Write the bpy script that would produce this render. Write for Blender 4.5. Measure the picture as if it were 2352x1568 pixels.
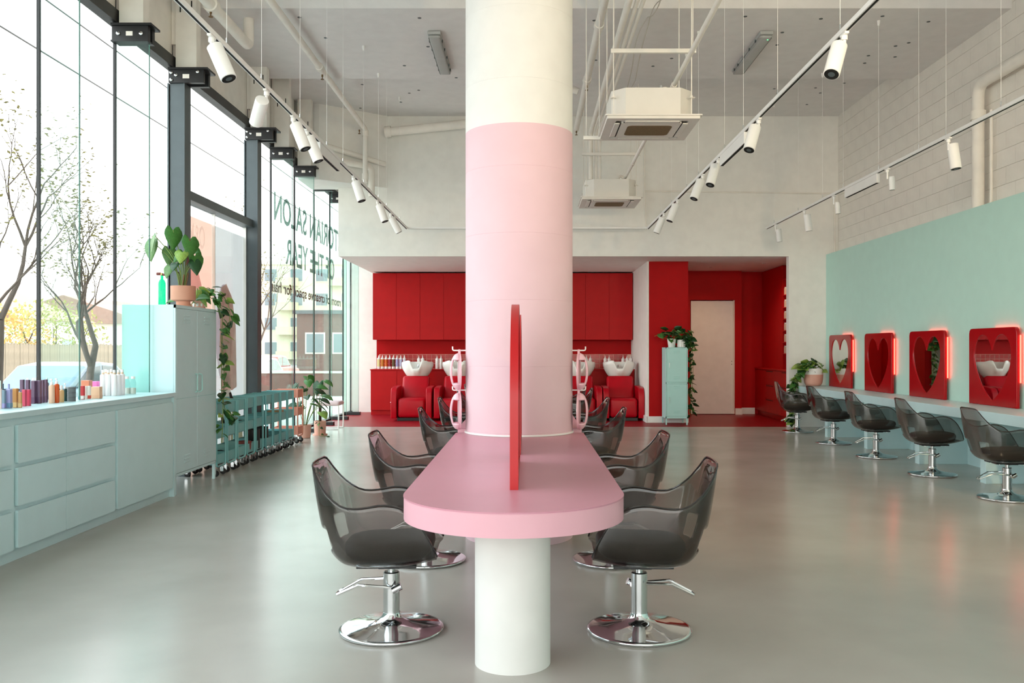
import bpy, bmesh, math, random
from mathutils import Vector, Matrix
PI = math.pi
for _o in list(bpy.data.objects): bpy.data.objects.remove(_o)
S = bpy.context.scene
C = S.collection

# ------------------------------------------------------------------ camera
F, VX, VY, H = 2030.0, 1212.0, 802.0, 1.35
cam_d = bpy.data.cameras.new('camera')
cam = bpy.data.objects.new('camera', cam_d); C.objects.link(cam)
cam.location = (0, 0, H); cam.rotation_euler = (PI/2, 0, 0)
cam_d.sensor_width = 36; cam_d.lens = F*36/2352
cam_d.shift_x = -(VX-1176)/2352; cam_d.shift_y = (VY-784)/2352
cam_d.clip_end = 600
S.camera = cam

# ------------------------------------------------------------------ sky, sun, exposure
w = bpy.data.worlds.new('sky'); S.world = w; w.use_nodes = True
nt = w.node_tree; nt.nodes.clear()
out = nt.nodes.new('ShaderNodeOutputWorld'); bg = nt.nodes.new('ShaderNodeBackground')
tc = nt.nodes.new('ShaderNodeTexCoord'); sep = nt.nodes.new('ShaderNodeSeparateXYZ')
rmp = nt.nodes.new('ShaderNodeValToRGB')
rmp.color_ramp.elements[0].position = 0.0; rmp.color_ramp.elements[0].color = (1.0, 0.96, 0.90, 1)
rmp.color_ramp.elements[1].position = 0.55; rmp.color_ramp.elements[1].color = (0.80, 0.93, 1.0, 1)
nt.links.new(tc.outputs['Generated'], sep.inputs[0]); nt.links.new(sep.outputs['Z'], rmp.inputs[0])
nt.links.new(rmp.outputs[0], bg.inputs[0]); bg.inputs[1].default_value = 2.2
nt.links.new(bg.outputs[0], out.inputs[0])
sun_d = bpy.data.lights.new('sun', 'SUN'); sun_d.energy = 3.0; sun_d.color = (1.0, 0.86, 0.66); sun_d.angle = 0.03
sun = bpy.data.objects.new('sun', sun_d); C.objects.link(sun)
sun.rotation_euler = Vector((-0.78, -0.42, -0.46)).to_track_quat('-Z', 'Y').to_euler()
sun.location = (30, 30, 30)
S.view_settings.view_transform = 'Standard'; S.view_settings.look = 'None'
S.view_settings.gamma = 1.0; S.view_settings.use_curve_mapping = False
S.view_settings.exposure = 1.03
S.cycles.transparent_max_bounces = 24

# ------------------------------------------------------------------ materials
def lin(c):
    c = c/255.0
    return c/12.92 if c <= 0.04045 else ((c+0.055)/1.055)**2.4
def L3(rgb): return (lin(rgb[0]), lin(rgb[1]), lin(rgb[2]), 1)
MATS = {}
def mat(name, rgb, rough=0.5, metal=0.0, spec=0.5, var=0.05, scale=6.0, bump=0.0, bscale=80.0, coat=0.0, transl=0.0):
    if name in MATS: return MATS[name]
    m = bpy.data.materials.new(name); m.use_nodes = True; n = m.node_tree; N = n.nodes
    b = N['Principled BSDF']; base = L3(rgb)
    b.inputs['Roughness'].default_value = rough; b.inputs['Metallic'].default_value = metal
    b.inputs['Specular IOR Level'].default_value = spec; b.inputs['Coat Weight'].default_value = coat
    t = N.new('ShaderNodeTexCoord')
    ns = N.new('ShaderNodeTexNoise'); ns.inputs['Scale'].default_value = scale; ns.inputs['Detail'].default_value = 4
    n.links.new(t.outputs['Object'], ns.inputs['Vector'])
    rp = N.new('ShaderNodeValToRGB')
    rp.color_ramp.elements[0].position = 0.3; rp.color_ramp.elements[1].position = 0.7
    rp.color_ramp.elements[0].color = tuple(c*(1-var) for c in base[:3])+(1,)
    rp.color_ramp.elements[1].color = tuple(min(1, c*(1+var)) for c in base[:3])+(1,)
    n.links.new(ns.outputs['Fac'], rp.inputs[0]); n.links.new(rp.outputs[0], b.inputs['Base Color'])
    if bump:
        n2 = N.new('ShaderNodeTexNoise'); n2.inputs['Scale'].default_value = bscale
        n.links.new(t.outputs['Object'], n2.inputs['Vector'])
        bp = N.new('ShaderNodeBump'); bp.inputs['Strength'].default_value = bump; bp.inputs['Distance'].default_value = 0.01
        n.links.new(n2.outputs['Fac'], bp.inputs['Height']); n.links.new(bp.outputs[0], b.inputs['Normal'])
    if transl:
        o = N['Material Output']; tr = N.new('ShaderNodeBsdfTranslucent'); mx = N.new('ShaderNodeMixShader')
        mx.inputs[0].default_value = transl; n.links.new(rp.outputs[0], tr.inputs[0])
        n.links.new(b.outputs[0], mx.inputs[1]); n.links.new(tr.outputs[0], mx.inputs[2]); n.links.new(mx.outputs[0], o.inputs[0])
    MATS[name] = m; return m
def glass(name, tint, gloss=1.0, rough=0.0, ior=1.45):
    if name in MATS: return MATS[name]
    m = bpy.data.materials.new(name); m.use_nodes = True; n = m.node_tree; N = n.nodes
    N.remove(N['Principled BSDF']); o = N['Material Output']
    tr = N.new('ShaderNodeBsdfTransparent'); tr.inputs[0].default_value = tint+(1,)
    gl = N.new('ShaderNodeBsdfGlossy'); gl.inputs['Roughness'].default_value = rough
    lw = N.new('ShaderNodeLayerWeight'); lw.inputs[0].default_value = 0.5      # Schlick: f0 + (1-f0)*facing^5
    pw = N.new('ShaderNodeMath'); pw.operation = 'POWER'; pw.inputs[1].default_value = 5.0
    n.links.new(lw.outputs['Facing'], pw.inputs[0])
    f0 = ((ior-1)/(ior+1))**2
    fr = N.new('ShaderNodeMath'); fr.operation = 'MULTIPLY_ADD'; fr.inputs[1].default_value = 1-f0; fr.inputs[2].default_value = f0
    n.links.new(pw.outputs[0], fr.inputs[0])
    ml = N.new('ShaderNodeMath'); ml.operation = 'MULTIPLY'; ml.inputs[1].default_value = gloss; ml.use_clamp = True
    mx = N.new('ShaderNodeMixShader')
    n.links.new(fr.outputs[0], ml.inputs[0]); n.links.new(ml.outputs[0], mx.inputs[0])
    n.links.new(tr.outputs[0], mx.inputs[1]); n.links.new(gl.outputs[0], mx.inputs[2]); n.links.new(mx.outputs[0], o.inputs[0])
    MATS[name] = m; return m
def emit(name, rgb, strength):
    m = bpy.data.materials.new(name); m.use_nodes = True; N = m.node_tree.nodes
    b = N['Principled BSDF']; b.inputs['Base Color'].default_value = L3(rgb)
    b.inputs['Emission Color'].default_value = L3(rgb); b.inputs['Emission Strength'].default_value = strength
    MATS[name] = m; return m

# polished concrete floor: cloudy stains and soft reflections
def concrete():
    m = mat('concrete', (176, 171, 163), 0.23, spec=0.5, var=0.22, scale=0.9)
    [x for x in m.node_tree.nodes if x.type == 'TEX_NOISE'][0].inputs['Detail'].default_value = 7
    r_ = [x for x in m.node_tree.nodes if x.type == 'VALTORGB'][0].color_ramp; r_.elements[0].position = 0.15; r_.elements[1].position = 0.85
    return m
concrete()
M = {}
def dm(key, *a, **k): M[key] = mat(key, *a, **k)
M['concrete'] = MATS['concrete']
dm('red_floor', (146, 10, 24), 0.4, spec=0.25, var=0.08)
dm('ceiling_paint', (230, 227, 225), 0.8, var=0.03, bump=0.15, bscale=40)
dm('wall_white', (240, 238, 232), 0.75, var=0.03)
dm('block_paint', (238, 233, 224), 0.8, var=0.03, bump=0.2, bscale=60)
dm('cream', (240, 235, 226), 0.7, var=0.04)
dm('teal_wall', (188, 225, 214), 0.6, var=0.02)
dm('mint', (202, 231, 233), 0.45, var=0.02)
dm('mint_top', (198, 226, 229), 0.35, var=0.02)
dm('mint_metal', (176, 222, 218), 0.4, var=0.02)
dm('locker_blue', (198, 226, 229), 0.4, var=0.02)
dm('trolley_teal', (122, 188, 190), 0.42, var=0.04)
dm('trolley_pink', (222, 150, 128), 0.45, var=0.04)
dm('pink_top', (200, 138, 154), 0.33, var=0.02)
dm('pink_side', (220, 166, 178), 0.4, var=0.02)
dm('pink_paint', (222, 188, 196), 0.6, var=0.03, scale=3)
dm('pink_plastic', (240, 192, 204), 0.35, var=0.02)
dm('column_white', (226, 224, 220), 0.65, var=0.03)
dm('white', (240, 240, 236), 0.45, var=0.02)
dm('white_plastic', (242, 241, 238), 0.35, var=0.02)
dm('ceramic', (238, 238, 232), 0.12, var=0.01, coat=0.3)
dm('red', (186, 12, 20), 0.38, var=0.04)
dm('red_cab', (182, 6, 12), 0.5, spec=0.22, var=0.05)
dm('red_wall', (178, 2, 8), 0.55, spec=0.15, var=0.05)
dm('red_leather', (182, 2, 26), 0.34, spec=0.28, var=0.08, bump=0.12, bscale=200)
dm('red_gloss', (164, 2, 14), 0.2, spec=0.35, var=0.02)
dm('tile_red', (184, 34, 32), 0.25, var=0.06)
dm('grout', (240, 196, 180), 0.8)
dm('black', (14, 14, 15), 0.4, var=0.02)
dm('black_steel', (22, 23, 25), 0.45, var=0.2)
dm('steel_grey', (84, 94, 98), 0.45, metal=0.2, var=0.06)
dm('dark_gap', (10, 10, 10), 0.9)
dm('rubber', (18, 18, 18), 0.6)
dm('chrome', (225, 228, 230), 0.07, metal=1.0, var=0.01)
dm('chrome_soft', (205, 206, 206), 0.22, metal=1.0, var=0.02)
dm('mirror', (232, 236, 234), 0.01, metal=1.0, var=0.0)
dm('cushion', (64, 58, 54), 0.6, var=0.1, bump=0.2, bscale=300)
dm('terracotta', (206, 146, 122), 0.7, var=0.05)
dm('blush_pot', (222, 168, 150), 0.6, var=0.05)
dm('soil', (58, 42, 32), 0.95, var=0.3, scale=40)
dm('leaf', (74, 132, 56), 0.4, var=0.22, scale=14, transl=0.25)
dm('leaf_dark', (34, 76, 36), 0.38, var=0.25, scale=14, transl=0.2)
dm('leaf_lime', (160, 190, 92), 0.4, var=0.3, scale=16, transl=0.3)
dm('leaf_grey', (112, 150, 92), 0.4, var=0.2, scale=12, transl=0.25)
dm('stem', (120, 92, 56), 0.7, var=0.2)
dm('stem_green', (120, 140, 70), 0.6, var=0.2)
dm('sign_grey', (124, 146, 140), 0.6)
dm('grille_brown', (122, 100, 70), 0.8, var=0.25, scale=90)
dm('ac_white', (232, 228, 220), 0.5, var=0.02)
dm('lens_grey', (176, 178, 176), 0.5, var=0.04)
M['pane'] = glass('pane', (0.985, 0.993, 0.988), 0.5)
M['fin'] = glass('fin', (0.85, 0.95, 0.925), 0.6)
M['fin_edge'] = mat('fin_edge', (96, 150, 140), 0.15)
M['shell'] = glass('shell', (0.63, 0.605, 0.59), 1.5, 0.015, 1.5)
M['bottle_glass'] = glass('bottle_glass', (0.86, 0.93, 0.93), 0.7)
M['vinyl'] = glass('vinyl', (0.22, 0.28, 0.26), 0.2)
M['vinyl_gold'] = glass('vinyl_gold', (0.20, 0.11, 0.05), 0.2)
M['neon'] = emit('neon', (255, 60, 48), 6.0)

# ------------------------------------------------------------------ geometry helpers: (verts, faces)
def box(x0, y0, z0, x1, y1, z1):
    x0, x1 = min(x0, x1), max(x0, x1); y0, y1 = min(y0, y1), max(y0, y1); z0, z1 = min(z0, z1), max(z0, z1)
    v = [(x0,y0,z0),(x1,y0,z0),(x1,y1,z0),(x0,y1,z0),(x0,y0,z1),(x1,y0,z1),(x1,y1,z1),(x0,y1,z1)]
    return v, [(0,3,2,1),(4,5,6,7),(0,1,5,4),(1,2,6,5),(2,3,7,6),(3,0,4,7)]
def bbox(x0, y0, z0, x1, y1, z1, b=0.004, seg=2):
    v, f = box(x0, y0, z0, x1, y1, z1)
    bm = bmesh.new(); vs = [bm.verts.new(p) for p in v]
    for q in f: bm.faces.new([vs[i] for i in q])
    bmesh.ops.bevel(bm, geom=list(bm.edges), offset=b, segments=seg, profile=0.5, affect='EDGES')
    bm.verts.index_update()
    r = [tuple(p.co) for p in bm.verts], [tuple(p.index for p in q.verts) for q in bm.faces]
    bm.free(); return r
def basis(d):
    d = Vector(d).normalized(); a = Vector((0,0,1)) if abs(d.z) < 0.9 else Vector((1,0,0))
    u = d.cross(a).normalized(); return d, u, d.cross(u).normalized()
def tube(pts, r, n=8, closed=False, cap=True):
    pts = [Vector(p) for p in pts]; k = len(pts); v = []; f = []
    rs = r if isinstance(r, (list, tuple)) else [r]*k
    pu = None
    for i, p in enumerate(pts):
        if closed: d = pts[(i+1) % k]-pts[i-1]
        else: d = pts[min(i+1, k-1)]-pts[max(i-1, 0)]
        d.normalize()
        if pu is None: _, u, w_ = basis(d)
        else:
            u = (pu-d*pu.dot(d))
            u = u.normalized() if u.length > 1e-6 else basis(d)[1]
            w_ = d.cross(u)
        pu = u
        for j in range(n):
            a = 2*PI*j/n
            v.append(tuple(p+(u*math.cos(a)+w_*math.sin(a))*rs[i]))
    m = k if closed else k-1
    for i in range(m):
        for j in range(n):
            a = i*n+j; b = i*n+(j+1) % n; c = ((i+1) % k)*n+(j+1) % n; d_ = ((i+1) % k)*n+j
            f.append((a, b, c, d_))
    if cap and not closed:
        f.append(tuple(reversed(range(n)))); f.append(tuple(range((k-1)*n, k*n)))
    return v, f
def lathe(prof, n=24, c=(0,0,0), sx=1.0, sy=1.0):
    """prof: (radius, z) from bottom to top"""
    v = []; f = []
    for r, z in prof:
        for j in range(n):
            a = 2*PI*j/n; v.append((c[0]+r*sx*math.cos(a), c[1]+r*sy*math.sin(a), c[2]+z))
    for i in range(len(prof)-1):
        for j in range(n):
            f.append((i*n+j, i*n+(j+1) % n, (i+1)*n+(j+1) % n, (i+1)*n+j))
    f.append(tuple(reversed(range(n)))); f.append(tuple(range((len(prof)-1)*n, len(prof)*n)))
    return v, f
def prism(poly, a0, a1, plane='xy'):
    n = len(poly)
    def P(p, h):
        if plane == 'xy': return (p[0], p[1], h)
        if plane == 'yz': return (h, p[0], p[1])
        return (p[0], h, p[1])
    v = [P(p, a0) for p in poly]+[P(p, a1) for p in poly]
    f = [tuple(reversed(range(n))), tuple(range(n, 2*n))]
    for i in range(n): f.append((i, (i+1) % n, n+(i+1) % n, n+i))
    return v, f
def ring(outer, inner, a0, a1, plane='yz'):
    """plate with a hole; outlines must have equal point counts"""
    n = len(outer)
    def P(p, h):
        if plane == 'xy': return (p[0], p[1], h)
        if plane == 'yz': return (h, p[0], p[1])
        return (p[0], h, p[1])
    v = [P(p, a0) for p in outer]+[P(p, a0) for p in inner]+[P(p, a1) for p in outer]+[P(p, a1) for p in inner]
    f = []
    for i in range(n):
        j = (i+1) % n
        f += [(i, n+i, n+j, j), (2*n+i, 2*n+j, 3*n+j, 3*n+i), (i, j, 2*n+j, 2*n+i), (n+i, 3*n+i, 3*n+j, n+j)]
    return v, f
def join(*gs):
    v = []; f = []
    for g in gs:
        o = len(v); v += list(g[0]); f += [tuple(i+o for i in q) for q in g[1]]
    return v, f
def move(g, t, rot=None):
    mtx = Matrix.Translation(t) @ (rot.to_4x4() if rot else Matrix())
    return [tuple(mtx @ Vector(p)) for p in g[0]], g[1]
def mesh(name, g, m, smooth=False, ang=40, fix=True):
    me = bpy.data.meshes.new(name); me.from_pydata([tuple(p) for p in g[0]], [], g[1])
    if fix:
        bm = bmesh.new(); bm.from_mesh(me); bmesh.ops.recalc_face_normals(bm, faces=bm.faces); bm.to_mesh(me); bm.free()
    if m: me.materials.append(M[m] if isinstance(m, str) else m)
    if smooth:
        me.polygons.foreach_set('use_smooth', [True]*len(me.polygons)); me.set_sharp_from_angle(angle=math.radians(ang))
    me.update(); return me
def obj(name, g, m, parent=None, smooth=False, ang=40, fix=True):
    me = g if isinstance(g, bpy.types.Mesh) else mesh(name, g, m, smooth, ang, fix)
    o = bpy.data.objects.new(name, me); C.objects.link(o)
    if parent: o.parent = parent
    return o
def tag(o, label, cat, group=None):
    o['label'] = label; o['category'] = cat
    if group: o['group'] = group
    return o
def thing(name, label, cat, loc=(0,0,0), rz=0.0, group=None):
    o = bpy.data.objects.new(name, None); C.objects.link(o); o.empty_display_size = 0.1
    o.location = loc; o.rotation_euler = (0, 0, rz); return tag(o, label, cat, group)
def struct(name, g, m, parent=None, label=None, smooth=False):
    o = obj(name, g, m, parent, smooth); o['kind'] = 'structure'
    if label: o['label'] = label
    return o
def dup(root, loc=None, rz=None, label=None, group=None):
    r = root.copy(); C.objects.link(r)
    if loc is not None: r.location = loc
    if rz is not None: r.rotation_euler = (0, 0, rz)
    if label: r['label'] = label
    if group: r['group'] = group
    for ch in root.children:
        c = ch.copy(); C.objects.link(c); c.parent = r
        for gch in ch.children:
            d = gch.copy(); C.objects.link(d); d.parent = c
    return r
def crom(pts, n):
    """Catmull-Rom samples through the points"""
    pts = [Vector(p) for p in pts]; k = len(pts)-1; out_ = []
    for i in range(n+1):
        t = i/n*k; s = min(int(t), k-1); u = t-s
        p0 = pts[max(s-1, 0)]; p1 = pts[s]; p2 = pts[s+1]; p3 = pts[min(s+2, k)]
        out_.append(0.5*((2*p1)+(p2-p0)*u+(2*p0-5*p1+4*p2-p3)*u*u+(3*p1-p0-3*p2+p3)*u**3))
    return out_
def rrect(x0, y0, x1, y1, r, n=6):
    pts = []
    for cx, cy, a in ((x1-r, y0+r, -PI/2), (x1-r, y1-r, 0), (x0+r, y1-r, PI/2), (x0+r, y0+r, PI)):
        for i in range(n+1): pts.append((cx+r*math.cos(a+PI/2*i/n), cy+r*math.sin(a+PI/2*i/n)))
    return pts
def cyl(p, q, r, n=12): return tube([p, q], r, n)
def text_mesh(name, body, size, m, depth=0.002, bold=0.0):
    cu = bpy.data.curves.new(name, 'FONT'); cu.body = body; cu.size = size; cu.extrude = depth; cu.resolution_u = 3; cu.offset = bold
    t = bpy.data.objects.new(name, cu); C.objects.link(t)
    bpy.context.view_layer.update()
    me = bpy.data.meshes.new_from_object(t.evaluated_get(bpy.context.evaluated_depsgraph_get()))
    bpy.data.objects.remove(t); me.materials.clear(); me.materials.append(M[m]); me.name = name
    return me
ORD = ['first', 'second', 'third', 'fourth', 'fifth', 'sixth', 'seventh', 'eighth', 'ninth', 'tenth', 'eleventh', 'twelfth', 'thirteenth', 'fourteenth', 'fifteenth', 'sixteenth']
# ================================================================== THE SHELL OF THE ROOM
FX = -3.80          # inner face of the glass front
YB = 15.4           # front of the rear bulkhead
ZC = 5.41
struct('floor', box(-3.95, -6.2, -0.12, 5.7, YB, 0.0), 'concrete', label='polished grey concrete floor of the salon')
struct('floor_rear', box(-3.95, YB, -0.12, 5.7, 19.3, 0.0), 'red_floor', label='dark red floor of the wash area')
struct('ceiling', box(-3.95, -6.2, ZC, 5.7, 19.3, ZC+0.25), 'ceiling_paint', label='pale grey concrete ceiling')
struct('ceiling_beam', box(-3.80, 9.88, 5.16, 5.42, 12.45, ZC), 'ceiling_paint', label='wide flat drop beam across the ceiling')
# right wall: block work above, plastered mint panel below
wr = struct('wall_right', box(5.425, -6.2, 0, 5.7, 19.3, ZC), 'block_paint', label='painted block wall above the mint panel')
bl, bh = 0.40, 0.20
blk = mesh('block', bbox(-0.0025, 0.0014, 0.0014, 0.013, bl-0.0014, bh-0.0014, 0.0014, 1), 'block_paint')
hlf = mesh('block', bbox(-0.0025, 0.0014, 0.0014, 0.013, bl/2-0.0014, bh-0.0014, 0.0014, 1), 'block_paint')
for r in range(13):
    z = 2.82+r*bh; y = 6.4 + (0.2 if r % 2 else 0)
    if r % 2:
        b = obj('block', hlf, None, wr); b.location = (5.4125, 6.4, z)
    while y < YB-0.01:
        short = y+bl > YB+0.001
        b = obj('block', hlf if short else blk, None, wr); b.location = (5.4125, y, z)
        y += bl
struct('wall_right_panel', box(5.20, -6.2, 0, 5.398, YB, 3.0), 'teal_wall', label='mint green painted wall panel behind the heart mirrors')
# wall behind the camera; unseen window added and widened for light from the front
wf = struct('wall_front', join(box(-3.95, -6.2, 4.3, 5.7, -6.0, ZC), box(4.3, -6.2, 0, 5.7, -6.0, 4.3), box(-3.95, -6.2, 0, 4.3, -6.0, 0.1)), 'wall_white')
struct('window_1', box(-3.9, -6.12, 0.1, 4.3, -6.10, 4.3), 'pane')
# rear: bulkhead, chamfered corner, pier, soffit
struct('wall_back_upper', box(-2.44, YB, 2.97, 5.42, YB+0.15, ZC), 'wall_white', label='white upper rear wall over the wash area')
struct('wall_back_bulkhead', box(-3.30, YB, 2.97, -2.44, YB+0.15, 4.16), 'wall_white')
struct('wall_back_corner', prism([(-3.80, 14.62), (-3.45, 14.62), (-2.44, 15.4), (-2.44, 15.55), (-3.80, 15.55)], 4.16, ZC), 'wall_white', label='angled white wall in the upper left corner')
struct('wall_back_pier', box(4.55, YB, 0, 5.42, YB+0.15, 2.97), 'wall_white', label='white wall pier beside the red niche')
struct('ceiling_soffit', box(-3.30, YB+0.15, 2.97, 5.42, 19.0, 3.09), 'wall_white', label='low white soffit over the wash area')
struct('wall_back', join(box(-3.95, 19.0, 0, 2.0, 19.3, ZC), box(2.0, 19.0, 0, 5.7, 19.3, ZC)), 'wall_white')
struct('wall_back_splash', box(-3.22, 18.84, 0, 2.205, 19.0, 2.97), 'red_wall', label='red wall between the cabinets')
# block pier with white left face and red front
struct('wall_pier', box(2.235, 16.36, 0, 2.96, 19.0, 2.97), 'red_wall')
struct('wall_pier_side', box(2.205, 16.30, 0, 2.235, 18.98, 2.97), 'wall_white', label='white side wall right of the wash chairs')
struct('wall_pier_front', box(2.235, 16.30, 0, 2.96, 16.36, 2.97), 'red_wall', label='bright red pier behind the mint locker')
struct('baseboard_pier', join(box(2.20, 16.275, 0, 2.965, 16.30, 0.115), box(2.18, 16.275, 0, 2.205, 17.6, 0.115)), 'white')
# corridor with the pale door
struct('wall_corridor', join(box(2.96, 18.30, 0, 3.37, 18.42, 2.97), box(4.29, 18.30, 0, 4.43, 18.42, 2.97), box(3.37, 18.30, 2.37, 4.29, 18.42, 2.97)), 'red_wall', label='dark red wall around the pale door')
struct('wall_corridor_return', box(4.43, 18.50, 0, 5.42, 18.62, 2.97), 'red_wall')
struct('baseboard_corridor', join(box(4.295, 18.275, 0, 4.44, 18.30, 0.13), box(4.44, 18.475, 0, 4.75, 18.50, 0.13)), 'white')
struct('wall_niche', box(5.30, YB+0.15, 0, 5.42, 18.5, 2.97), 'red_wall')
dr = struct('door_1', bbox(3.385, 18.33, 0.012, 4.262, 18.375, 2.355, 0.003), 'wall_white', label='tall plain off-white door in the red corridor wall')
obj('door_edge', box(4.264, 18.315, 0.012, 4.288, 18.38, 2.365), 'cream', dr)
obj('keyhole', join(bbox(4.225, 18.322, 1.09, 4.237, 18.331, 1.11), bbox(4.225, 18.322, 1.03, 4.237, 18.331, 1.05)), 'black', dr)

# ================================================================== GLASS FRONT
FINS = [1.80, 3.07, 4.34, 5.61, 6.88, 8.15, 13.10, 14.42, 15.74, 17.00, 18.22]
LINES = [-6.0, -4.55, -3.28, -2.01, -0.74, 0.53] + FINS[:6] + [9.45, 11.98] + FINS[6:] + [19.0]
HEAD = 4.36
n_w = 2
for a, b in zip(LINES[:-1], LINES[1:]):
    if abs(a-9.45) < 0.01:
        g = box(FX-0.012, a+0.08, 3.10, FX+0.0, b-0.02, HEAD)
        wdw = struct('window_%d' % n_w, g, 'pane', label='upper glass pane over the poster doors')
    else:
        g = box(FX-0.012, a+0.006, 0.03, FX, b-0.006, HEAD)
        wdw = struct('window_%d' % n_w, g, 'pane')
        obj('glazing_joint', box(FX-0.02, b-0.010, 0.03, FX+0.006, b+0.010, HEAD), 'black_steel', wdw)
        obj('sill', box(FX-0.03, a, 0.0, FX+0.03, b, 0.03), 'black_steel', wdw)
    n_w += 1
struct('trim_1', box(FX-0.06, -6.0, HEAD-0.02, FX+0.045, 19.0, HEAD+0.10), 'black_steel', label='black steel head channel above the glass')
struct('wall_left', box(-3.95, -6.2, HEAD+0.10, FX, 19.0, ZC), 'cream', label='cream beam above the glass front')
for i, y in enumerate(LINES[6:16]):
    struct('trim_%d' % (i+2), box(FX, y-0.006, HEAD+0.10, FX+0.004, y+0.006, ZC), 'black_steel')
# glass fins with black brackets
def fin(y, label, vis):
    zb = 0.956 if y < 8.1 else 0.06
    t = thing('glass_fin', label, 'glass fin', (FX, y, 0), 0, 'glass fins along the shop front')
    obj('fin_pane', box(0.008, -0.008, zb, 0.31, 0.008, 4.20), 'fin', t)
    obj('fin_edge', box(0.31, -0.009, zb, 0.314, 0.009, 4.20), 'fin_edge', t)
    br = obj('bracket', join(box(0.0, -0.075, 4.17, 0.33, -0.02, 4.305), box(0.0, 0.02, 4.17, 0.33, 0.075, 4.305),
                             box(-0.0, -0.10, 4.305, 0.37, 0.10, 4.325), box(0.0, -0.1, 4.155, 0.34, -0.02, 4.17)), 'black_steel', t)
    for bx, bz in ((0.06, 4.235), (0.27, 4.235)):
        obj('bolt', move(lathe([(0.018, 0), (0.018, 0.012), (0.012, 0.016)], 10), (bx, -0.074, bz), Matrix.Rotation(PI/2, 3, 'X')), 'chrome_soft', br, True)
    obj('sticker', box(0.13, -0.078, 4.215, 0.19, -0.075, 4.255), 'cream', br)
    if y > 9: obj('shoe', box(0.0, -0.06, 0.0, 0.35, 0.06, 0.06), 'black_steel', t)
    return t
flab = {6.88: 'clear glass fin standing behind the grey hair jars', 8.15: 'pale green glass fin touching the tall blue locker',
        13.10: 'glass fin nearest the peach trolley', 14.42: 'glass fin beside the pink seat', 15.74: 'glass fin just left of the white bulkhead',
        17.00: 'glass fin under the bulkhead soffit', 18.22: 'last glass fin at the white rear wall'}
for y in FINS[3:]:
    fin(y, flab.get(y, 'glass fin nearest the camera, mostly out of frame'), True)
# cream posts above the brackets
for i, y in enumerate(FINS[3:9]+[9.45, 11.98]):
    if y > 14.5: continue
    p = struct('trim_%d' % (14+i), box(FX+0.06, y-0.06, 4.33, FX+0.28, y+0.06, ZC if not 9.88 < y < 12.45 else 5.16), 'cream', label='cream steel post above a black bracket')
    for s in (-0.03, 0.03):
        obj('slot', box(FX+0.17+s*2-0.006, y-0.063, 4.93, FX+0.17+s*2+0.006, y-0.059, 5.05), 'dark_gap', p)
    obj('stiffener', box(FX+0.003, y-0.03, 4.6, FX+0.06, y+0.03, 5.10), 'cream', p)
# steel columns each side of the poster doors
for y, lb in ((9.45, 'grey steel column behind the trailing plant'), (11.98, 'dark grey steel column right of the portrait poster')):
    t = thing('steel_column', lb, 'column', (FX, y, 0))
    obj('shaft', box(0.006, -0.07, 0, 0.15, 0.07, 4.17), 'steel_grey', t)
    obj('flange', join(box(0.15, -0.085, 0, 0.165, 0.085, 4.17), box(-0.02, -0.085, 0, -0.004, 0.085, 4.17)), 'steel_grey', t)
    br = obj('bracket', join(box(0.0, -0.10, 4.17, 0.37, -0.05, 4.305), box(0.0, 0.05, 4.17, 0.37, 0.10, 4.305), box(0.0, -0.12, 4.305, 0.42, 0.12, 4.328)), 'black_steel', t)
    for bx, bz in ((0.03, 4.275), (0.03, 4.20), (0.08, 4.25), (0.31, 4.285)):
        obj('bolt', move(lathe([(0.017, 0), (0.017, 0.012), (0.011, 0.016)], 10), (bx, -0.099, bz), Matrix.Rotation(PI/2, 3, 'X')), 'chrome_soft', br, True)
    obj('sticker', box(0.15, -0.103, 4.215, 0.22, -0.10, 4.26), 'cream', br)
tr = struct('trim_30', join(box(FX-0.04, 9.52, 3.00, FX+0.10, 11.91, 3.09), box(FX-0.04, 9.52, 2.985, FX+0.115, 11.91, 3.0)), 'steel_grey', label='grey steel transom over the poster doors')
# poster doors
for k, (y0, y1) in enumerate(((9.55, 10.72), (10.75, 11.90))):
    d = struct('door_%d' % (k+2), box(FX-0.012, y0, 0.03, FX, y1, 2.985), 'pane', label='glass door leaf carrying a tall poster')
    obj('door_stile', join(box(FX-0.03, y1-0.015, 0.03, FX+0.012, y1, 2.985), box(FX-0.03, y0, 0.03, FX+0.012, y1, 0.05)), 'white', d)
M['poster_pink'] = mat('poster_pink', (243, 218, 208), 0.6, transl=0.7, var=0.02)
M['poster_grey'] = mat('poster_grey', (222, 222, 222), 0.6, transl=0.7, var=0.02)
M['skin'] = mat('skin', (252, 240, 232), 0.6, transl=0.4, var=0.03)
M['hair'] = mat('hair', (250, 226, 217), 0.6, transl=0.4, var=0.12, scale=9)
M['lips'] = mat('lips', (246, 212, 206), 0.6, transl=0.4)
M['hair_lilac'] = mat('hair_lilac', (246, 242, 248), 0.6, transl=0.5)
M['shirt'] = mat('shirt', (232, 226, 206), 0.6, transl=0.5)
px_ = FX-0.022
def flat(name, poly, x, m, parent): return obj(name, prism([(p[0], p[1]) for p in poly], x, x+0.0012, 'yz'), m, parent)
def ell(cy, cz, ry, rz, n=28, a0=0, a1=2*PI): return [(cy+ry*math.cos(a0+(a1-a0)*i/n), cz+rz*math.sin(a0+(a1-a0)*i/n)) for i in range(n)]
t = thing('poster', 'pink poster with large mirrored white letters in the glass door', 'poster', (0, 0, 0))
obj('sheet', box(px_-0.004, 9.56, 0.06, px_, 10.70, 2.86), 'poster_pink', t)
M['blush_print'] = mat('blush_print', (247, 226, 226), 0.6, transl=0.7)
flat('blush_shape', ell(10.02, 1.72, 0.42, 0.62), px_+0.0005, 'blush_print', t)
flat('pale_shape', ell(10.02, 1.45, 0.36, 0.50), px_+0.0018, 'poster_pink', t)
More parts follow.
